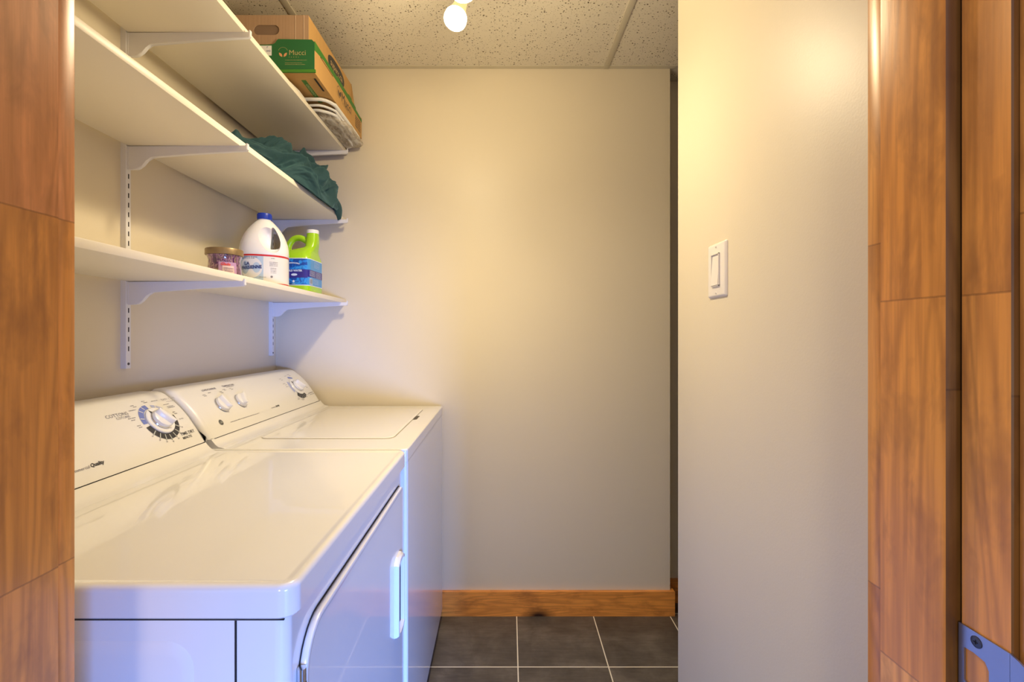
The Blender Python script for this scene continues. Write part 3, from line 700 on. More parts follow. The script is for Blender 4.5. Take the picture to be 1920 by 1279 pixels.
# ------------------------------------------------------------------ track light heads
tl = thing('track_light', (-0.08, 1.15, ZC), 'white ceiling track light with glowing bulbs, above the washing machine', 'track light')
M['lampwhite'] = plain('white_lamp_housing', (0.85, 0.80, 0.66, 1), 0.4)
mg = NT('glowing_bulb', 0.4); mg.b.inputs['Emission Color'].default_value = (1, 0.88, 0.62, 1); mg.b.inputs['Emission Strength'].default_value = 9.0; M['bulb'] = mg.m
mg = NT('warm_lit_bulb_neck', 0.4); mg.color((0.10, 0.08, 0.05, 1)); mg.b.inputs['Emission Color'].default_value = (1, 0.70, 0.26, 1); mg.b.inputs['Emission Strength'].default_value = 0.60; M['neck'] = mg.m
b = NB(); bbox(b, -0.10, -0.065, 0.62, 1.46, ZC - 0.022, ZC - 0.001, 0.003); link('rail', b, M['lampwhite'], tl)
def head(p, d, R):
    p = Vector(p); d = Vector(d).normalized()
    MX = Matrix.Translation(p) @ d.to_track_quat('Z', 'Y').to_matrix().to_4x4()
    b = NB(); lathe(b, [(R * 0.32, -0.105), (R * 0.55, -0.095), (R * 0.62, -0.055), (R * 0.80, -0.030), (R * 0.98, -0.012)], 32, MX); h = link('bulb_neck', b, M['neck'], tl)
    b = NB(); lathe(b, [(R * 0.98, -0.012), (R, -0.004), (R * 0.98, 0.002), (R * 0.86, 0.004), (R * 0.80, 0.001)], 32, MX, cap0=False, cap1=False); link('bulb_rim', b, M['bulb'], h)
    b = NB(); lathe(b, [(R * 0.81, 0.001), (R * 0.62, -0.004)], 32, MX, cap0=False, cap1=False); link('bulb_groove', b, M['neck'], h)
    b = NB(); lathe(b, [(R * 0.64, -0.004), (R * 0.62, 0.001), (R * 0.5, 0.005), (R * 0.05, 0.008)], 32, MX, cap0=False); link('bulb', b, M['bulb'], h)
    top = p - d * 0.10
    b = NB(); tube(b, catmull([top, top + Vector((0, 0, 0.02)) - d * 0.02, (-0.082, top.y, ZC - 0.08), (-0.082, top.y, ZC - 0.02)], 5), 0.006, 10); link('stem', b, M['lampwhite'], tl)
head((-0.128, 1.335, 2.112), (-0.16, -0.42, -0.85), 0.0325)
head((-0.094, 1.205, 2.098), (0.10, -0.25, -0.95), 0.0325)


# ------------------------------------------------------------------ objects on the top shelf
exec_boxes = True
kraft = NT('kraft_cardboard', 0.8); kv = kraft.coord((1, 1, 1)); kc = kraft.coord((90, 90, 1.5))
kraft.color(kraft.mix(kraft.math('MULTIPLY', kraft.noise(kc, 1.0, 2), 0.45), (0.56, 0.33, 0.115, 1), (0.40, 0.23, 0.085, 1))); kraft.bump(kraft.noise(kc, 1.0, 2), 0.25, 0.002); M['kraft'] = kraft.m
kraft = NT('brown_liner_cardboard', 0.85); kc = kraft.coord((130, 130, 1.2))
kraft.color(kraft.mix(kraft.noise(kc, 1.0, 2), (0.43, 0.285, 0.185, 1), (0.33, 0.21, 0.135, 1))); kraft.bump(kraft.noise(kc, 1.0, 2), 0.4, 0.002); M['liner'] = kraft.m
M['green'] = plain('green_box_print', (0.012, 0.125, 0.038, 1), 0.45)
M['green2'] = plain('bright_green_box_print', (0.035, 0.19, 0.02, 1), 0.5)
M['tan_ink'] = plain('tan_print_on_green', (0.42, 0.36, 0.16, 1), 0.6)
M['leaf_ink'] = plain('orange_leaf_print', (0.62, 0.30, 0.14, 1), 0.6)
M['paper'] = plain('white_paper_label', (0.78, 0.80, 0.86, 1), 0.6)
M['pen'] = plain('blue_pen', (0.05, 0.08, 0.35, 1), 0.6)
BX1, BX0, BY0, BY1, BZ0 = -0.598, -0.945, 1.520, 2.035, 2.0655
cb = thing('cardboard_box', ((BX0 + BX1) / 2, (BY0 + BY1) / 2, BZ0), 'brown cardboard produce box with green printed label on the highest shelf', 'cardboard box')
t = 0.003; ZT = 2.168
b = NB()
box(b, BX0, BX1, BY0, BY1, BZ0, BZ0 + t); box(b, BX0, BX1, BY0, BY0 + t, BZ0 + t, ZT - 0.012); box(b, BX0, BX1, BY1 - t, BY1, BZ0 + t, ZT - 0.012)
box(b, BX0, BX0 + t, BY0 + t, BY1 - t, BZ0 + t, ZT - 0.012)
# side with the notched top edge
pts = [(BY0 + t, BZ0 + t), (BY1 - t, BZ0 + t), (BY1 - t, 2.150), (1.955, 2.155), (1.950, 2.162), (1.925, 2.164), (1.90, 2.163), (1.895, 2.170), (1.86, 2.171), (1.855, 2.166), (1.76, 2.167), (1.755, 2.172), (1.735, 2.172), (1.73, 2.167), (BY0 + t, 2.168)]
prism(b, pts, lambda y, z: (BX1 - t, y, z), lambda y, z: (BX1, y, z))
tray = link('tray', b, M['kraft'], cb, smooth=False)
# inner body: ends with a hand hole
b = NB(); UX1 = -0.6195; UY0, UY1 = BY0 + 0.004, 1.968; UZ = 2.2535
box(b, BX0 + 0.01, UX1, UY1 - t, UY1, BZ0 + 0.01, UZ + 0.012); box(b, BX0 + 0.006, BX0 + 0.009, UY0, UY1, BZ0 + 0.01, UZ)
prism(b, [(UY0 + t, BZ0 + 0.01), (2.02, BZ0 + 0.01), (2.02, 2.17), (1.995, 2.215), (UY1, 2.262), (UY1 - 0.2, 2.259), (UY0 + t, UZ)], lambda y, z: (UX1 - t, y, z), lambda y, z: (UX1, y, z))
body = link('upper_body', b, M['kraft'], cb, smooth=False)
b = NB(); cx_, cz_ = -0.755, 2.2055; n = 24
hole = [(cx_ + (0.024 if math.cos(a) > 0 else -0.024) + 0.0175 * math.cos(a), cz_ + 0.0165 * math.sin(a)) for a in [2 * PI * i / n + 1e-6 for i in range(n)]]
def sqp(a):
    c, s_ = math.cos(a), math.sin(a); k = 1 / max(abs(c), abs(s_)); return c * k, s_ * k
hx0, hx1, hz0, hz1 = -0.85, -0.66, 2.18, 2.232
outer = []
for i in range(n):
    a = 2 * PI * i / n; u_, v_ = sqp(a); outer.append(((hx0 + hx1) / 2 + u_ * (hx1 - hx0) / 2, (hz0 + hz1) / 2 + v_ * (hz1 - hz0) / 2))
for yy in (UY0, UY0 + t):
    pass
rings(b, [[Vector((x, UY0, z)) for x, z in outer], [Vector((x, UY0, z)) for x, z in hole], [Vector((x, UY0 + t, z)) for x, z in hole], [Vector((x, UY0 + t, z)) for x, z in outer]], False, False)
box(b, BX0 + 0.008, UX1, UY0, UY0 + t, BZ0 + 0.01, hz0 + 0.0001); box(b, BX0 + 0.008, hx0 + 0.0001, UY0, UY0 + t, hz0, hz1); box(b, hx1 - 0.0001, UX1, UY0, UY0 + t, hz0, hz1); box(b, BX0 + 0.008, UX1, UY0, UY0 + t, hz1 - 0.0001, UZ)
link('end_panel', b, M['liner'], cb, smooth=False)
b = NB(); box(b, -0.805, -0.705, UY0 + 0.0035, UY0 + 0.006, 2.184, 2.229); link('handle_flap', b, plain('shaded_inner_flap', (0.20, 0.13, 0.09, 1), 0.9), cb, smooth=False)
b = NB(); 
for x in (-0.661, -0.634): box(b, x - 0.0007, x + 0.0007, UY0 - 0.0012, UY0, ZT, UZ - 0.001)
link('crease', b, plain('light_crease', (0.60, 0.45, 0.33, 1), 0.8), body, smooth=False)
# green end print wrapping the tray
def fr(y): return lambda x, z: (x, y, z)
yf = BY0
b = NB(); P = [(BX0, BZ0), (BX1, BZ0), (BX1 + 0.0002, 2.162), (BX1 - 0.008, 2.1705), (-0.714, 2.1725), (-0.719, 2.1675), (-0.724, 2.160), (-0.733, 2.1555), (-0.75, 2.1545), (BX0, 2.1555)]
prism(b, P, fr(yf - 0.0022), fr(yf + 0.0001)); gp = link('green_end_print', b, M['green'], tray, smooth=False)
b = NB(); box(b, BX0, BX1 + 0.004, yf - 0.0045, yf + 0.001, BZ0 - 0.001, BZ0 + 0.008); link('green_fold', b, plain('worn_green_fold', (0.05, 0.20, 0.02, 1), 0.6), tray, smooth=False)
fy_ = yf - 0.0028
b = NB()
def F(x0, z0): return lambda x, y: Vector((x0 + x, fy_, z0 + y))
def ringq(bm, f, r0, r1, a0, a1, n=24, mi=0):
    g = [[bm.verts.new(f(r * math.cos(math.radians(a0 + (a1 - a0) * i / n)), r * math.sin(math.radians(a0 + (a1 - a0) * i / n)))) for r in (r0, r1)] for i in range(n + 1)]
    for p, q in zip(g, g[1:]): bm.faces.new((p[0], q[0], q[1], p[1])).material_index = mi
def leaf(bm, f, x0, y0, ang, L, W, mi=0):
    pts = []
    for i in range(9): s_ = i / 8; pts.append((L * s_, W * math.sin(PI * s_)))
    for i in range(7, 0, -1): s_ = i / 8; pts.append((L * s_, -W * math.sin(PI * s_)))
    c, s2 = math.cos(ang), math.sin(ang)
    bm.faces.new([bm.verts.new(f(x0 + c * a - s2 * d, y0 + s2 * a + c * d)) for a, d in pts]).material_index = mi
f = F(-0.6985, 2.1300)
ringq(b, f, 0.0150, 0.0158, 20, 160); text_bm(b, 'Mucci', 0.0235, F(-0.6800, 2.1275), align='LEFT', sx=1.0)
text_bm(b, 'FARMS', 0.0052, F(-0.6795, 2.1135), align='LEFT', space=2.6)
for k, (z, w) in enumerate(((2.1035, 0.070), (2.0945, 0.055), (2.0895, 0.065))): squiggle(b, F(0, 0), -0.692, -0.692 + w, z, 6, 0.0014, seed=200 + k)
link('print', b, M['tan_ink'], gp, smooth=False)
b = NB(); leaf(b, f, -0.002, -0.0155, math.radians(128), 0.0175, 0.004); leaf(b, f, 0.002, -0.0155, math.radians(52), 0.0175, 0.004); link('print', b, M['leaf_ink'], gp, smooth=False)
b = NB(); box(b, -0.83, -0.735, fy_ - 0.0004, fy_, 2.1185, 2.1505); al = link('paper_label', b, M['paper'], gp, smooth=False)
b = NB(); f2 = lambda x, y: Vector((-0.738 + x, fy_ - 0.0009, 2.134 + y)); text_bm(b, 'on)', 0.010, f2, align='RIGHT'); text_bm(b, 'r', 0.012, lambda x, y: Vector((-0.748 + x, fy_ - 0.0009, 2.146 + y))); link('handwriting', b, M['pen'], al, smooth=False)
# side prints (face looking +X)
def SX(x, y0, z0): return lambda a, c: Vector((x, y0 + a, z0 + c))
b = NB(); pts = [(BY0, 2.1375), (1.60, 2.150), (1.66, 2.1485), (1.80, 2.1470), (1.93, 2.140), (BY1, 2.136), (BY1, 2.149), (1.955, 2.154), (1.950, 2.161), (1.925, 2.163), (1.90, 2.162), (1.895, 2.169), (1.86, 2.170), (1.855, 2.165), (1.76, 2.166), (1.755, 2.171), (1.735, 2.171), (1.73, 2.166), (BY0, 2.167)]
rings(b, [[Vector((BX1 + h, y, z)) for y, z in pts] for h in (0, 0.0006)]); link('green_side_band', b, M['green2'], tray, smooth=False)
b = NB(); box(b, BX1 - 0.001, BX1 + 0.0009, 1.568, 1.685, 2.1425, 2.1448); link('side_slit', b, plain('slit_shade', (0.12, 0.06, 0.02, 1), 0.9), tray, smooth=False)
b = NB(); f = SX(BX1 + 0.0008, 1.748, 2.121)
ringq(b, f, 0.019, 0.0205, 40, 320); leaf(b, f, 0.008, -0.014, math.radians(60), 0.028, 0.007); leaf(b, f, 0.004, -0.014, math.radians(120), 0.024, 0.005)
link('side_emblem', b, M['ink'], tray, smooth=False); b = NB(); text_bm(b, 'Mucci', 0.050, SX(BX1 + 0.0008, 1.775, 2.118), align='LEFT'); link('side_wordmark', b, M['ink'], tray, smooth=False); b = NB(); text_bm(b, 'FARMS', 0.013, SX(BX1 + 0.0008, 1.79, 2.098), align='LEFT', space=2); link('side_wordmark', b, M['ink'], tray, smooth=False); b = NB()
for k in range(5): squiggle(b, SX(BX1 + 0.0008, 0, 0), 1.945, 2.015, 2.124 - k * 0.010, 6, 0.005, seed=230 + k)
link('side_print', b, M['ink'], tray, smooth=False)
b = NB(); ov = [(1.785 + 0.088 * math.copysign(abs(math.cos(a)) ** 0.8, math.cos(a)), 2.217 + 0.030 * math.copysign(abs(math.sin(a)) ** 0.8, math.sin(a))) for a in [2 * PI * i / 32 for i in range(32)]]
rings(b, [[Vector((UX1 + h, y, z)) for y, z in ov] for h in (0, 0.0005)]); oo = link('oval_mark', b, M['ink'], body, smooth=False)
b = NB(); text_bm(b, 'superc.ca', 0.034, SX(UX1 + 0.0010, 1.785, 2.219), bold=0.0005); link('oval_lettering', b, plain('tan_lettering', (0.50, 0.36, 0.18, 1), 0.7), oo, smooth=False)
# underside marks
b = NB(); box(b, -0.660, -0.645, 1.565, 1.715, BZ0 - 0.0006, BZ0); gs = link('green_underside_strip', b, M['green2'], tray, smooth=False)
b = NB(); text_bm(b, 'GREENHOUSE', 0.012, lambda x, y: Vector((-0.6525 + y, 1.64 + x, BZ0 - 0.0012)), sx=1.35, bold=0.0002); link('strip_lettering', b, plain('pale_green_ink', (0.40, 0.50, 0.25, 1), 0.7), gs, smooth=False)
b = NB(); box(b, -0.6145, -0.6085, 1.555, 1.635, BZ0 - 0.0012, BZ0); link('underside_slot', b, M['black'], tray, smooth=False)
# folded white paper beside the bag
b = NB(); pts = [(-0.86, 2.0212), (-0.679, 2.0212), (-0.674, 2.030), (-0.678, 2.048), (-0.690, 2.0565), (-0.74, 2.055), (-0.86, 2.050)]
rings(b, [[Vector((x - (0.0 if k else 0.008), 1.545 + k * 0.05, z - 0.003 * k)) for x, z in pts] for k in range(3)]); 
tag(link('folded_paper', b, plain('white_folded_paper', (0.74, 0.72, 0.68, 1), 0.7), loc=(-0.76, 1.6, 2.0212), smooth=False), 'small folded white paper under the cardboard box, in front of the plastic bag', 'paper')
# white hose folded in loops, inside a clear bag
b = NB()
def U(x1, y0, z, xs, rad, k):
    pts = [(xs, y0 + 0.004, z), (x1 - rad * 1.6, y0, z)]
    for i in range(7):
        a = -PI / 2 + PI / 2 * i / 6; pts.append((x1 - rad + rad * math.cos(a), y0 + rad + rad * math.sin(a), z + 0.001 * math.sin(i + k)))
    pts += [(x1 + 0.003, 1.88, z - 0.003), (x1 + 0.001, 2.0, z - 0.006), (x1 - 0.03, 2.03, z - 0.006)]
    return catmull(pts, 4)
M['hose'] = plain('white_ribbed_hose', (0.80, 0.80, 0.80, 1), 0.4)
pb = thing('plastic_bag', (-0.75, 1.9, 2.0215), 'crinkled clear plastic bag with white piping, folded under the cardboard box', 'plastic bag')
for k, (x1, y0, z, r) in enumerate(((-0.600, 1.672, 2.0555, 0.0070), (-0.606, 1.694, 2.0440, 0.0050), (-0.613, 1.716, 2.0370, 0.0065), (-0.628, 1.752, 2.0310, 0.0045))):
    b = NB(); tube(b, U(x1, y0, z, -0.86, 0.055, k), r, 10, flat=0.85); link('piping', b, M['hose'], pb)
mp = NT('clear_crinkled_plastic', 0.18); mp.color((0.80, 0.77, 0.70, 1)); mp.b.inputs['Alpha'].default_value = 0.62; mp.b.inputs['Specular IOR Level'].default_value = 0.8
pv = mp.coord((22, 7, 22)); pn = mp.noise(pv, 3.0, 4, 0.6, 0.8)
mp.color(mp.ramp(pn, [(0.35, (0.30, 0.24, 0.17, 1)), (0.5, (0.62, 0.55, 0.45, 1)), (0.68, (0.86, 0.83, 0.78, 1))])); mp.bump(pn, 0.8, 0.006); M['bag'] = mp.m
b = NB(); rl = []
NYB, NT_ = 60, 28
for i in range(NYB + 1):
    v_ = i / NYB; y = 1.728 + (2.043 - 1.728) * v_
    xr = -0.622 + 0.036 * min(1, v_ * 2.2) - (0.016 if v_ > 0.93 else 0); hh = 0.0375 - 0.006 * v_
    ring = []
    for j in range(NT_):
        a = 2 * PI * j / NT_; cx_ = (xr - 0.90) / 2; w = (xr + 0.90) / 2
        x = cx_ + w * math.copysign(abs(math.cos(a)) ** 0.35, math.cos(a)); z = 2.0215 + hh / 2 + hh / 2 * math.copysign(abs(math.sin(a)) ** 0.6, math.sin(a))
        e = min(1, v_ * 8, (1 - v_) * 14)
        nz = noise.noise(Vector((x * 14, y * 22, z * 60))) * 0.0035
        z = 2.0215 + hh / 2 + (z - 2.0215 - hh / 2) * (0.35 + 0.65 * e)
        ring.append(Vector((x + (nz if math.cos(a) > 0.3 else 0), y, max(2.0213, z + nz * 0.3) if x < -0.66 else z + nz)))
    rl.append(ring)
rings(b, rl); link('film', b, M['bag'], pb, angle=60)

# ------------------------------------------------------------------ teal cloth heap on the middle shelf
def cloth():
    """a heap of fabric: four mounds wrapped in long sharp-edged folds that run along the shelf"""
    lumps = [(.18, -.22, .145, .160, .100), (.20, -.07, .145, .145, .135), (.235, .085, .145, .145, .158), (.262, .225, .118, .140, .168)]
    def H(x, y):
        t = 0.0
        for lx, ly, a, c, h in lumps:
            q = ((x - lx) / a) ** 2 + ((y - ly) / c) ** 2
            if q < 1: t += (h * math.sqrt(1 - q)) ** 4
        return t ** 0.25
    def sg(t): return t * t * (3 - 2 * t) if 0 < t < 1 else (0.0 if t <= 0 else 1.0)
    def nz(a, b_, c): return noise.noise(Vector((a, b_, c)))
    bm = NB(); bmesh.ops.create_icosphere(bm, subdivisions=7, radius=1.0)
    for v in bm.verts:
        d = v.co.copy()
        x = .190 + .025 * d.y + .152 * d.x * (1 - .15 * abs(d.y)); y = .325 * d.y
        up = max(0.0, d.z)
        z = (H(x, y) + .012) * up ** .6 if d.z > 0 else 0.0
        v.co = Vector((x, y, z + 0.002))
    bmesh.ops.smooth_vert(bm, verts=bm.verts, factor=0.5, use_axis_x=True, use_axis_y=True, use_axis_z=True)
    bm.normal_update()
    P = [v.co.copy() for v in bm.verts]; N = [v.normal.copy() for v in bm.verts]
    for v, p, n in zip(bm.verts, P, N):
        q = p + Vector((nz(p.x * 7, p.y * 7, p.z * 7), nz(p.x * 7 + 9, p.y * 7 + 2, p.z * 7 + 5), nz(p.x * 7 + 1, p.y * 7 + 8, p.z * 7 + 3))) * .05
        ph = math.atan2(q.z + .01, q.x - .12); yy = q.y
        a = 1 - abs(nz(ph * 3.0 + yy * 3.5, yy * 4.5, 1.3)) * 2.6
        c = 1 - abs(nz(ph * 6.0 - yy * 5 + 3, yy * 6.5, 7.7)) * 2.4
        e = 1 - abs(nz(ph * 11.0 + yy * 9, yy * 11, 17.7)) * 2.4
        f = 1 - abs(nz(ph * 17.0 - yy * 14, yy * 10, 27.7)) * 2.2
        dd = .026 * (sg(a) - .5) + .016 * (sg(c) - .5) + .009 * (sg(e) - .5) + .0035 * (sg(f) - .5) + .022 * nz(q.x * 9, q.y * 8, q.z * 9)
        up = min(1.0, max(0.0, (p.z - .004) / .03))
        o = p + n * dd * (.15 + .85 * up)
        X = -0.972 + o.x; zz = max(0.0, o.z) * 1.06
        over = max(0.0, X + 0.672); zz -= over * 0.75 * max(0.0, 1 - zz / 0.10)
        v.co = Vector((X, min(1.70 + o.y, YB - 0.012), shelf_z[1] + 0.0010 + zz))
    return bm
mc = NT('teal_woven_fabric', 0.85); cvv = mc.coord()
mc.color(mc.mix(mc.noise(cvv, 60, 2), (0.008, 0.040, 0.050, 1), (0.013, 0.056, 0.068, 1))); mc.b.inputs['Sheen Weight'].default_value = 0.2; mc.b.inputs['Sheen Tint'].default_value = (0.3, 0.7, 0.7, 1)
mc.bump(mc.noise(mc.coord((60, 25, 60)), 1.0, 4, 0.6, 1.0), 0.35, 0.004); M['teal'] = mc.m
bm = cloth()
# a corner of the cloth falling over the shelf's front edge
rl = []
for i in range(15):
    t_ = i / 14; yc = 1.935 + 0.012 * t_; wd = 0.075 * (1 - t_) ** 0.75 + 0.004
    zc = shelf_z[1] + 0.065 - 0.095 * t_; xc = -0.690 + 0.030 * math.sin(min(1, t_ * 1.6) * PI / 2) - 0.006 * t_
    ring = []
    for j in range(16):
        a = 2 * PI * j / 16
        ring.append(Vector((xc + 0.007 * math.sin(a) + 0.006 * math.sin(wd * 60 * math.cos(a) + 1) * (1 - t_ * 0.6), yc + wd * math.cos(a) - 0.02 * (1 - t_), zc + 0.004 * math.sin(a))))
    rl.append(ring)
rings(bm, rl)
tag(link('crumpled_cloth', bm, M['teal'], loc=(-0.765, 1.70, shelf_z[1]), angle=180), 'crumpled dark teal fabric heaped on the middle shelf', 'fabric')

# ------------------------------------------------------------------ bottom shelf: candle jar, bleach jug, detergent jug
ZS = shelf_z[0] + 0.0004
cx, cy = -0.790, 1.352
cj = thing('candle_jar', (cx, cy, ZS), 'small purple patterned glass candle jar with a brown lid', 'candle')
gl = NT('purple_leaf_print_glass', 0.08); gl.b.inputs['Coat Weight'].default_value = 1.0
v1 = gl.coord((60, 60, 34)); n1 = gl.noise(v1, 1.0, 3, 0.5, 1.6)
cc = gl.ramp(n1, [(0.36, (0.05, 0.012, 0.08, 1)), (0.44, (0.16, 0.05, 0.17, 1)), (0.50, (0.40, 0.25, 0.30, 1)), (0.56, (0.07, 0.015, 0.11, 1)), (0.66, (0.28, 0.19, 0.15, 1))]); gl.color(cc); M['purple'] = gl.m
TR = Matrix.Translation((cx, cy, ZS))
b = NB(); lathe(b, [(0.040, 0), (0.044, 0.003), (0.0445, 0.010), (0.0435, 0.025), (0.0415, 0.042), (0.0405, 0.056), (0.0435, 0.066), (0.0445, 0.0695)], 40, TR); jar = link('jar', b, M['purple'], cj)
b = NB(); lathe(b, [(0.0470, 0.0700), (0.0485, 0.0712), (0.0485, 0.0855), (0.0475, 0.0875), (0.044, 0.0885), (0.003, 0.0885)], 48, TR); link('lid', b, plain('bronze_brown_lid', (0.26, 0.185, 0.095, 1), 0.38, Metallic=0.35), cj)
def cyl_map(cx, cy, R, a0, z0, h=0.0006):
    return lambda x, y: Vector((cx + (R(z0 + y) + h) * math.cos(a0 + x / 0.044), cy + (R(z0 + y) + h) * math.sin(a0 + x / 0.044), ZS + z0 + y))
def RJ(z):
    T = [(0, 0.044), (0.010, 0.0445), (0.025, 0.0435), (0.042, 0.0415), (0.056, 0.0405), (0.066, 0.0435), (0.08, 0.0445)]
    for (z0, r0), (z1, r1) in zip(T, T[1:]):
        if z <= z1: return r0 + (r1 - r0) * (z - z0) / (z1 - z0)
    return 0.0445
A0 = math.atan2(-1.35, 0.79) + 0.20
b = NB(); g = []
for i in range(17):
    a = PI * 2 * i / 16
f = cyl_map(cx, cy, RJ, A0, 0.030)
quadgrid(b, -0.024, 0.024, -0.026, 0.018, f, 12, 6); lb = link('label', b, plain('lilac_label', (0.46, 0.28, 0.50, 1), 0.3), jar)
f = cyl_map(cx, cy, RJ, A0, 0.030, 0.0012)
b = NB(); quadgrid(b, -0.014, 0.016, -0.018, 0.008, f, 8, 3); link('label_panel', b, plain('pale_pink_panel', (0.66, 0.52, 0.56, 1), 0.3), lb)
f = cyl_map(cx, cy, RJ, A0, 0.030, 0.0018)
b = NB(); squiggle(b, f, -0.012, 0.014, 0.000, 5, 0.0016, seed=31); squiggle(b, f, -0.011, 0.013, -0.004, 5, 0.0012, seed=32); squiggle(b, f, -0.008, 0.012, -0.008, 5, 0.0016, seed=33); squiggle(b, f, -0.006, 0.008, -0.012, 5, 0.0012, seed=34); link('label_print', b, plain('dark_purple_print', (0.10, 0.02, 0.14, 1), 0.4), lb, smooth=False)
b = NB(); text_bm(b, 'Glade', 0.0105, lambda x, y: f(x - 0.006 + y * 0.2, y + 0.0115), bold=0.0004); link('label_wordmark', b, plain('red_wordmark', (0.62, 0.06, 0.03, 1), 0.4), lb, smooth=False)

# --- bleach jug
bx, by = -0.793, 1.588
bj = thing('bleach_jug', (bx, by, ZS), 'white bleach jug with blue cap and red-edged label', 'jug')
M['hdpe'] = plain('translucent_white_plastic', (0.82, 0.83, 0.86, 1), 0.30, Subsurface_Weight=0.12)
th = math.radians(-22)
RB = Matrix.Translation((bx, by, ZS)) @ Matrix.Rotation(-th, 4, 'Z')
def sup(w, d, e, n=56):
    out = []
    for i in range(n):
        a = 2 * PI * i / n; out.append((w * math.copysign(abs(math.cos(a)) ** e, math.cos(a)), d * math.copysign(abs(math.sin(a)) ** e, math.sin(a))))
    return out
JP = [(0.066, 0.0), (0.072, 0.003), (0.0745, 0.010), (0.0745, 0.012), (0.0745, 0.098), (0.0745, 0.104), (0.0752, 0.106), (0.0755, 0.118), (0.0745, 0.132), (0.0715, 0.148), (0.0665, 0.164), (0.0595, 0.180), (0.0505, 0.195), (0.040, 0.209), (0.030, 0.220), (0.0225, 0.2265), (0.0195, 0.229), (0.0190, 0.238)]
b = NB(); rl = []
for r, z in JP:
    e = 0.80 if z < 0.15 else 0.80 + 0.20 * min(1, (z - 0.15) / 0.06)
    rl.append([RB @ Vector((x, y, z)) for x, y in sup(r, r * 0.96, e)])
rings(b, rl)
def ell(c, r, rot=None, sub=4):
    k = NB(); bmesh.ops.create_icosphere(k, subdivisions=sub, radius=1.0)
    R_ = Matrix.Diagonal((*r, 1))
    if rot is not None: R_ = rot @ R_
    for v in k.verts: v.co = RB @ (Vector(c) + (R_ @ v.co))
    return k
rot = Matrix.Rotation(math.radians(-22), 4, 'Y')
cuts = [ell((0.020, -0.078, 0.160), (0.032, 0.050, 0.052), rot), ell((0.020, 0.078, 0.160), (0.032, 0.050, 0.052), rot)]
k = NB(); pts = [(0.020, 0.126), (0.040, 0.128), (0.046, 0.134), (0.0475, 0.146), (0.044, 0.164), (0.036, 0.184), (0.028, 0.198), (0.023, 0.200), (0.020, 0.194), (0.018, 0.160), (0.016, 0.130)]
rings(k, [[RB @ Vector((x + 0.004, yy, z)) for x, z in catmull([Vector((a, 0, c)) for a, c in pts + [pts[0]]], 3)[:-1] for x, z in [(x.x, x.z)]] if False else [RB @ Vector((p.x + 0.004, yy, p.z)) for p in catmull([Vector((a, 0, c)) for a, c in pts + [pts[0]]], 3)[:-1]] for yy in (-0.09, 0.09)])
cuts.append(k)
b = boolean(b, cuts)
jug = link('jug_body', b, M['hdpe'], bj, angle=38)
b = NB(); lathe(b, [(0.0215, 0.231), (0.0222, 0.232), (0.0222, 0.248), (0.0212, 0.2505), (0.002, 0.251)], 32, RB)
for i in range(30):
    a = 2 * PI * i / 30; box(b, -0.0007, 0.0007, -0.0004, 0.0006, 0.233, 0.247, mat=RB @ Matrix.Rotation(a, 4, 'Z') @ Matrix.Translation((0, 0.0222, 0)))
link('cap', b, plain('blue_cap', (0.012, 0.045, 0.42, 1), 0.35), bj)
# label wrapped round the body (arc length s from the side facing the camera, height z)
supl = sup(0.0745, 0.0745 * 0.96, 0.80, 720)
start = min(range(720), key=lambda i: (RB.to_3x3() @ Vector((*supl[i], 0))).normalized().dot(Vector((0.447, -0.894, 0))) * -1)
sl = [0.0]; seq = [supl[(start + i) % 720] for i in range(721)]
for p, q in zip(seq, seq[1:]): sl.append(sl[-1] + math.hypot(q[0] - p[0], q[1] - p[1]))
PER = sl[-1]
def jw(s0, z0, h=0.0006):
    def f(x, y):
        s_ = (s0 + x) % PER; lo, hi = 0, 720
        while hi - lo > 1:
            m_ = (lo + hi) // 2
            if sl[m_] <= s_: lo = m_
            else: hi = m_
        t_ = (s_ - sl[lo]) / max(1e-9, sl[hi] - sl[lo]); x_ = seq[lo][0] + (seq[hi][0] - seq[lo][0]) * t_; y_ = seq[lo][1] + (seq[hi][1] - seq[lo][1]) * t_
        k_ = 1 + h / 0.0745
        return RB @ Vector((x_ * k_, y_ * k_, z0 + y))
    return f
lm = NT('bleach_label_paper', 0.35); lm.color((0.74, 0.74, 0.72, 1))
b = NB(); quadgrid(b, -0.14, 0.14, 0.010, 0.104, jw(0, 0), 80, 1); lab = link('label', b, lm.m, jug)
b = NB(); quadgrid(b, -0.14, 0.14, 0.0985, 0.104, jw(0, 0, 0.0010), 80, 1); M['red_band'] = plain('red_label_band', (0.55, 0.02, 0.025, 1), 0.4); link('red_band', b, M['red_band'], lab)
b = NB(); quadgrid(b, -0.14, 0.14, 0.008, 0.0125, jw(0, 0, 0.0010), 80, 1); link('red_band', b, M['red_band'], lab)
b = NB(); quadgrid(b, -0.14, -0.004, 0.0130, 0.0980, jw(0, 0, 0.0009), 50, 1); link('label_front', b, plain('pale_blue_label_front', (0.42, 0.55, 0.72, 1), 0.35), lab)
def disc(bm, f, cx, cy, r, n=32, rx=1.0, mi=0):
    c = bm.verts.new(f(cx, cy)); prev = None; vs = [bm.verts.new(f(cx + r * rx * math.cos(2 * PI * i / n), cy + r * math.sin(2 * PI * i / n))) for i in range(n)]
    for i in range(n): bm.faces.new((c, vs[i], vs[(i + 1) % n])).material_index = mi
b = NB(); disc(b, jw(0, 0, 0.0016), -0.041, 0.061, 0.0345); link('label_roundel', b, plain('white_roundel', (0.72, 0.74, 0.78, 1), 0.4), lab)
b = NB(); text_bm(b, 'LA', 0.0150, jw(-0.052, 0.073, 0.0022), bold=0.0004); text_bm(b, 'PARISIENNE', 0.0150, lambda x, y: jw(-0.040, 0.061, 0.0022)(x, y + x * 0.08), bold=0.0004, sx=0.80)
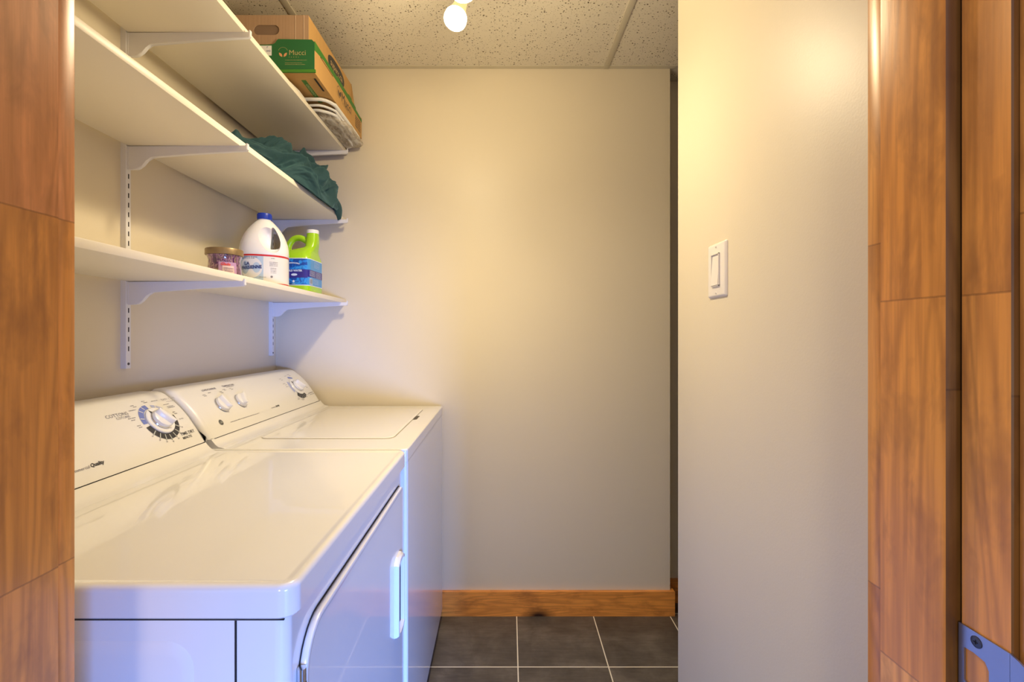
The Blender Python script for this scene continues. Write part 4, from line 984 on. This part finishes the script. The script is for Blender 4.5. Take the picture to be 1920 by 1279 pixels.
squiggle(b, jw(0, 0, 0.0016), -0.075, -0.020, 0.0935, 6, 0.0022, seed=41); squiggle(b, jw(0, 0, 0.0016), -0.075, -0.028, 0.0895, 6, 0.0022, seed=42)
link('label_wordmark', b, plain('navy_wordmark', (0.012, 0.035, 0.16, 1), 0.4), lab, smooth=False)
b = NB()
for k in range(4): squiggle(b, jw(0, 0, 0.0012), 0.014, 0.038, 0.080 - k * 0.0040, 6, 0.0016, seed=50 + k); squiggle(b, jw(0, 0, 0.0012), 0.017, 0.034, 0.060 - k * 0.0050, 6, 0.0016, seed=60 + k)
disc(b, jw(0, 0, 0.0012), 0.020, 0.033, 0.0035); squiggle(b, jw(0, 0, 0.0012), 0.018, 0.030, 0.092, 6, 0.0016, seed=70)
squiggle(b, jw(0, 0, 0.0016), -0.016, 0.004, 0.030, 6, 0.0016, seed=71)
link('label_print', b, plain('grey_small_print', (0.20, 0.19, 0.19, 1), 0.5), lab, smooth=False)

# --- detergent jug
gx0, gx1, gy0, gy1 = -0.812, -0.688, 1.695, 1.838
gj = thing('detergent_jug', ((gx0 + gx1) / 2, (gy0 + gy1) / 2, ZS), 'lime green detergent jug with white cap and blue label', 'jug')
M['lime'] = plain('glossy_lime_plastic', (0.33, 0.60, 0.012, 1), 0.22, Coat_Weight=0.4, Coat_Roughness=0.1)
b = NB(); rl = []
ycg = (gy0 + gy1) / 2
# (z, xleft, xright, half depth, radius)
LV = [(0, -.806, -.694, .064, .016), (.004, gx0, gx1, .071, .022), (.02, gx0, gx1, .0715, .022), (.118, gx0, gx1, .0715, .022), (.127, -.811, -.689, .070, .024), (.136, -.808, -.690, .066, .026), (.146, -.800, -.691, .059, .028),
      (.154, -.780, -.6905, .048, .026), (.161, -.755, -.688, .040, .024), (.167, -.732, -.686, .033, .020), (.173, -.7245, -.6835, .028, .018), (.190, -.7235, -.681, .0245, .018), (.205, -.7235, -.680, .0225, .0190), (.222, -.7225, -.6805, .021, .0195)]
for z, a, c, hd_, r in LV:
    w = c - a; pts = rrect(w, 2 * hd_, r, 6); rl.append([Vector(((a + c) / 2 + x, ycg + y, ZS + z)) for x, y in pts])
rings(b, rl)
hp = catmull([(-.790, ycg, ZS + .125), (-.794, ycg, ZS + .155), (-.789, ycg, ZS + .182), (-.772, ycg, ZS + .2030), (-.748, ycg, ZS + .2070), (-.725, ycg, ZS + .196), (-.710, ycg, ZS + .186)], 5)
tube(b, hp, [0.018 - 0.0065 * min(1, i / 8) for i in range(len(hp))], 16)
gb = link('jug_body', b, M['lime'], gj, angle=50)
b = NB(); lathe(b, [(0.0205, 0.2215), (0.0215, 0.2225), (0.0215, 0.2335), (0.020, 0.2355), (0.002, 0.236)], 32, Matrix.Translation((-.7015, ycg, ZS))); link('cap', b, plain('white_cap', (0.80, 0.80, 0.82, 1), 0.35), gj)
pl = rrect(gx1 - gx0, 0.143, .022, 24); st = min(range(len(pl)), key=lambda i: (pl[i][0] - 0.0535) ** 2 + (pl[i][1] + 0.066) ** 2)
sq = [pl[(st + i) % len(pl)] for i in range(len(pl) + 1)]; gl_ = [0.0]
for p, q in zip(sq, sq[1:]): gl_.append(gl_[-1] + math.hypot(q[0] - p[0], q[1] - p[1]))
def gw(h=0.0006):
    def f(x, y):
        s_ = x % gl_[-1]; i = 0
        while gl_[i + 1] < s_: i += 1
        t_ = (s_ - gl_[i]) / max(1e-9, gl_[i + 1] - gl_[i]); px = sq[i][0] + (sq[i + 1][0] - sq[i][0]) * t_; py = sq[i][1] + (sq[i + 1][1] - sq[i][1]) * t_
        k_ = 1 + h / 0.062
        return Vector(((gx0 + gx1) / 2 + px * k_, ycg + py * k_, ZS + y))
    return f
b = NB(); quadgrid(b, -0.11, 0.125, 0.022, 0.121, gw(0.0004), 90, 1); gl1 = link('label', b, plain('white_label_edge', (0.75, 0.78, 0.80, 1), 0.35), gb)
bl_ = NT('blue_water_label', 0.3); nn = bl_.noise(bl_.coord((30, 30, 30)), 1.0, 2, 0.5, 1.5)
bl_.color(bl_.ramp(nn, [(0.40, (0.008, 0.06, 0.32, 1)), (0.47, (0.01, 0.17, 0.60, 1)), (0.55, (0.03, 0.30, 0.72, 1)), (0.62, (0.01, 0.14, 0.50, 1))]))
b = NB(); quadgrid(b, -0.11, 0.002, 0.0250, 0.1185, gw(0.0009), 50, 1); link('label_front', b, bl_.m, gl1)
b = NB(); quadgrid(b, 0.002, 0.120, 0.0250, 0.1185, gw(0.0009), 50, 1); link('label_side', b, plain('sky_blue_side_panel', (0.06, 0.28, 0.62, 1), 0.3), gl1)
b = NB(); quadgrid(b, -0.11, 0.002, 0.050, 0.080, gw(0.0013), 50, 1); quadgrid(b, 0.002, 0.120, 0.054, 0.080, gw(0.0013), 50, 1); link('label_band', b, plain('navy_purple_band', (0.03, 0.022, 0.22, 1), 0.3), gl1)
b = NB(); F3 = gw(0.0018)
text_bm(b, 'COLD WATER', 0.0088, lambda x, y: F3(x - 0.045, y + 0.075), bold=0.0004); M['pale'] = plain('pale_lettering', (0.60, 0.68, 0.80, 1), 0.4); link('label_lettering', b, M['pale'], gl1, smooth=False)
b = NB(); text_bm(b, 'BIODEGRADABLE', 0.0062, lambda x, y: F3(x - 0.050, y + 0.103 - 30 * x * x * 0.2), bold=0.0003); link('label_lettering', b, M['pale'], gl1, smooth=False); b = NB()
disc(b, F3, -0.044, 0.061, 0.0042, 20, 2.6)
quadgrid(b, 0.010, 0.030, 0.027, 0.049, F3, 4, 1)
for k in range(5): squiggle(b, F3, 0.010, 0.052, 0.075 - k * 0.0042, 6, 0.0016, seed=80 + k); squiggle(b, F3, 0.060, 0.108, 0.075 - k * 0.0046, 6, 0.0014, seed=90 + k); squiggle(b, F3, 0.045, 0.095, 0.112 - k * 0.0050, 6, 0.0012, seed=300 + k)
for k in range(4): squiggle(b, F3, 0.036, 0.085, 0.046 - k * 0.0048, 6, 0.0012, seed=310 + k)
for x in (-0.072, -0.046): leaf(b, F3, x, 0.032, PI / 2, 0.010, 0.004); squiggle(b, F3, x - 0.006, x + 0.006, 0.028, 6, 0.0014, seed=400)
link('label_print', b, plain('pale_label_print', (0.60, 0.68, 0.80, 1), 0.4), gl1, smooth=False)
b = NB(); F4 = gw(0.0024)
for k in range(9): x = 0.0118 + k * 0.0019; quadgrid(b, x, x + (0.0006, 0.0011, 0.0004)[k % 3], 0.029, 0.0475, F4, 1, 1)
link('barcode', b, M['ink'], gl1, smooth=False)

for o in list(bpy.data.objects):
    if '_w' in o: del o['_w']
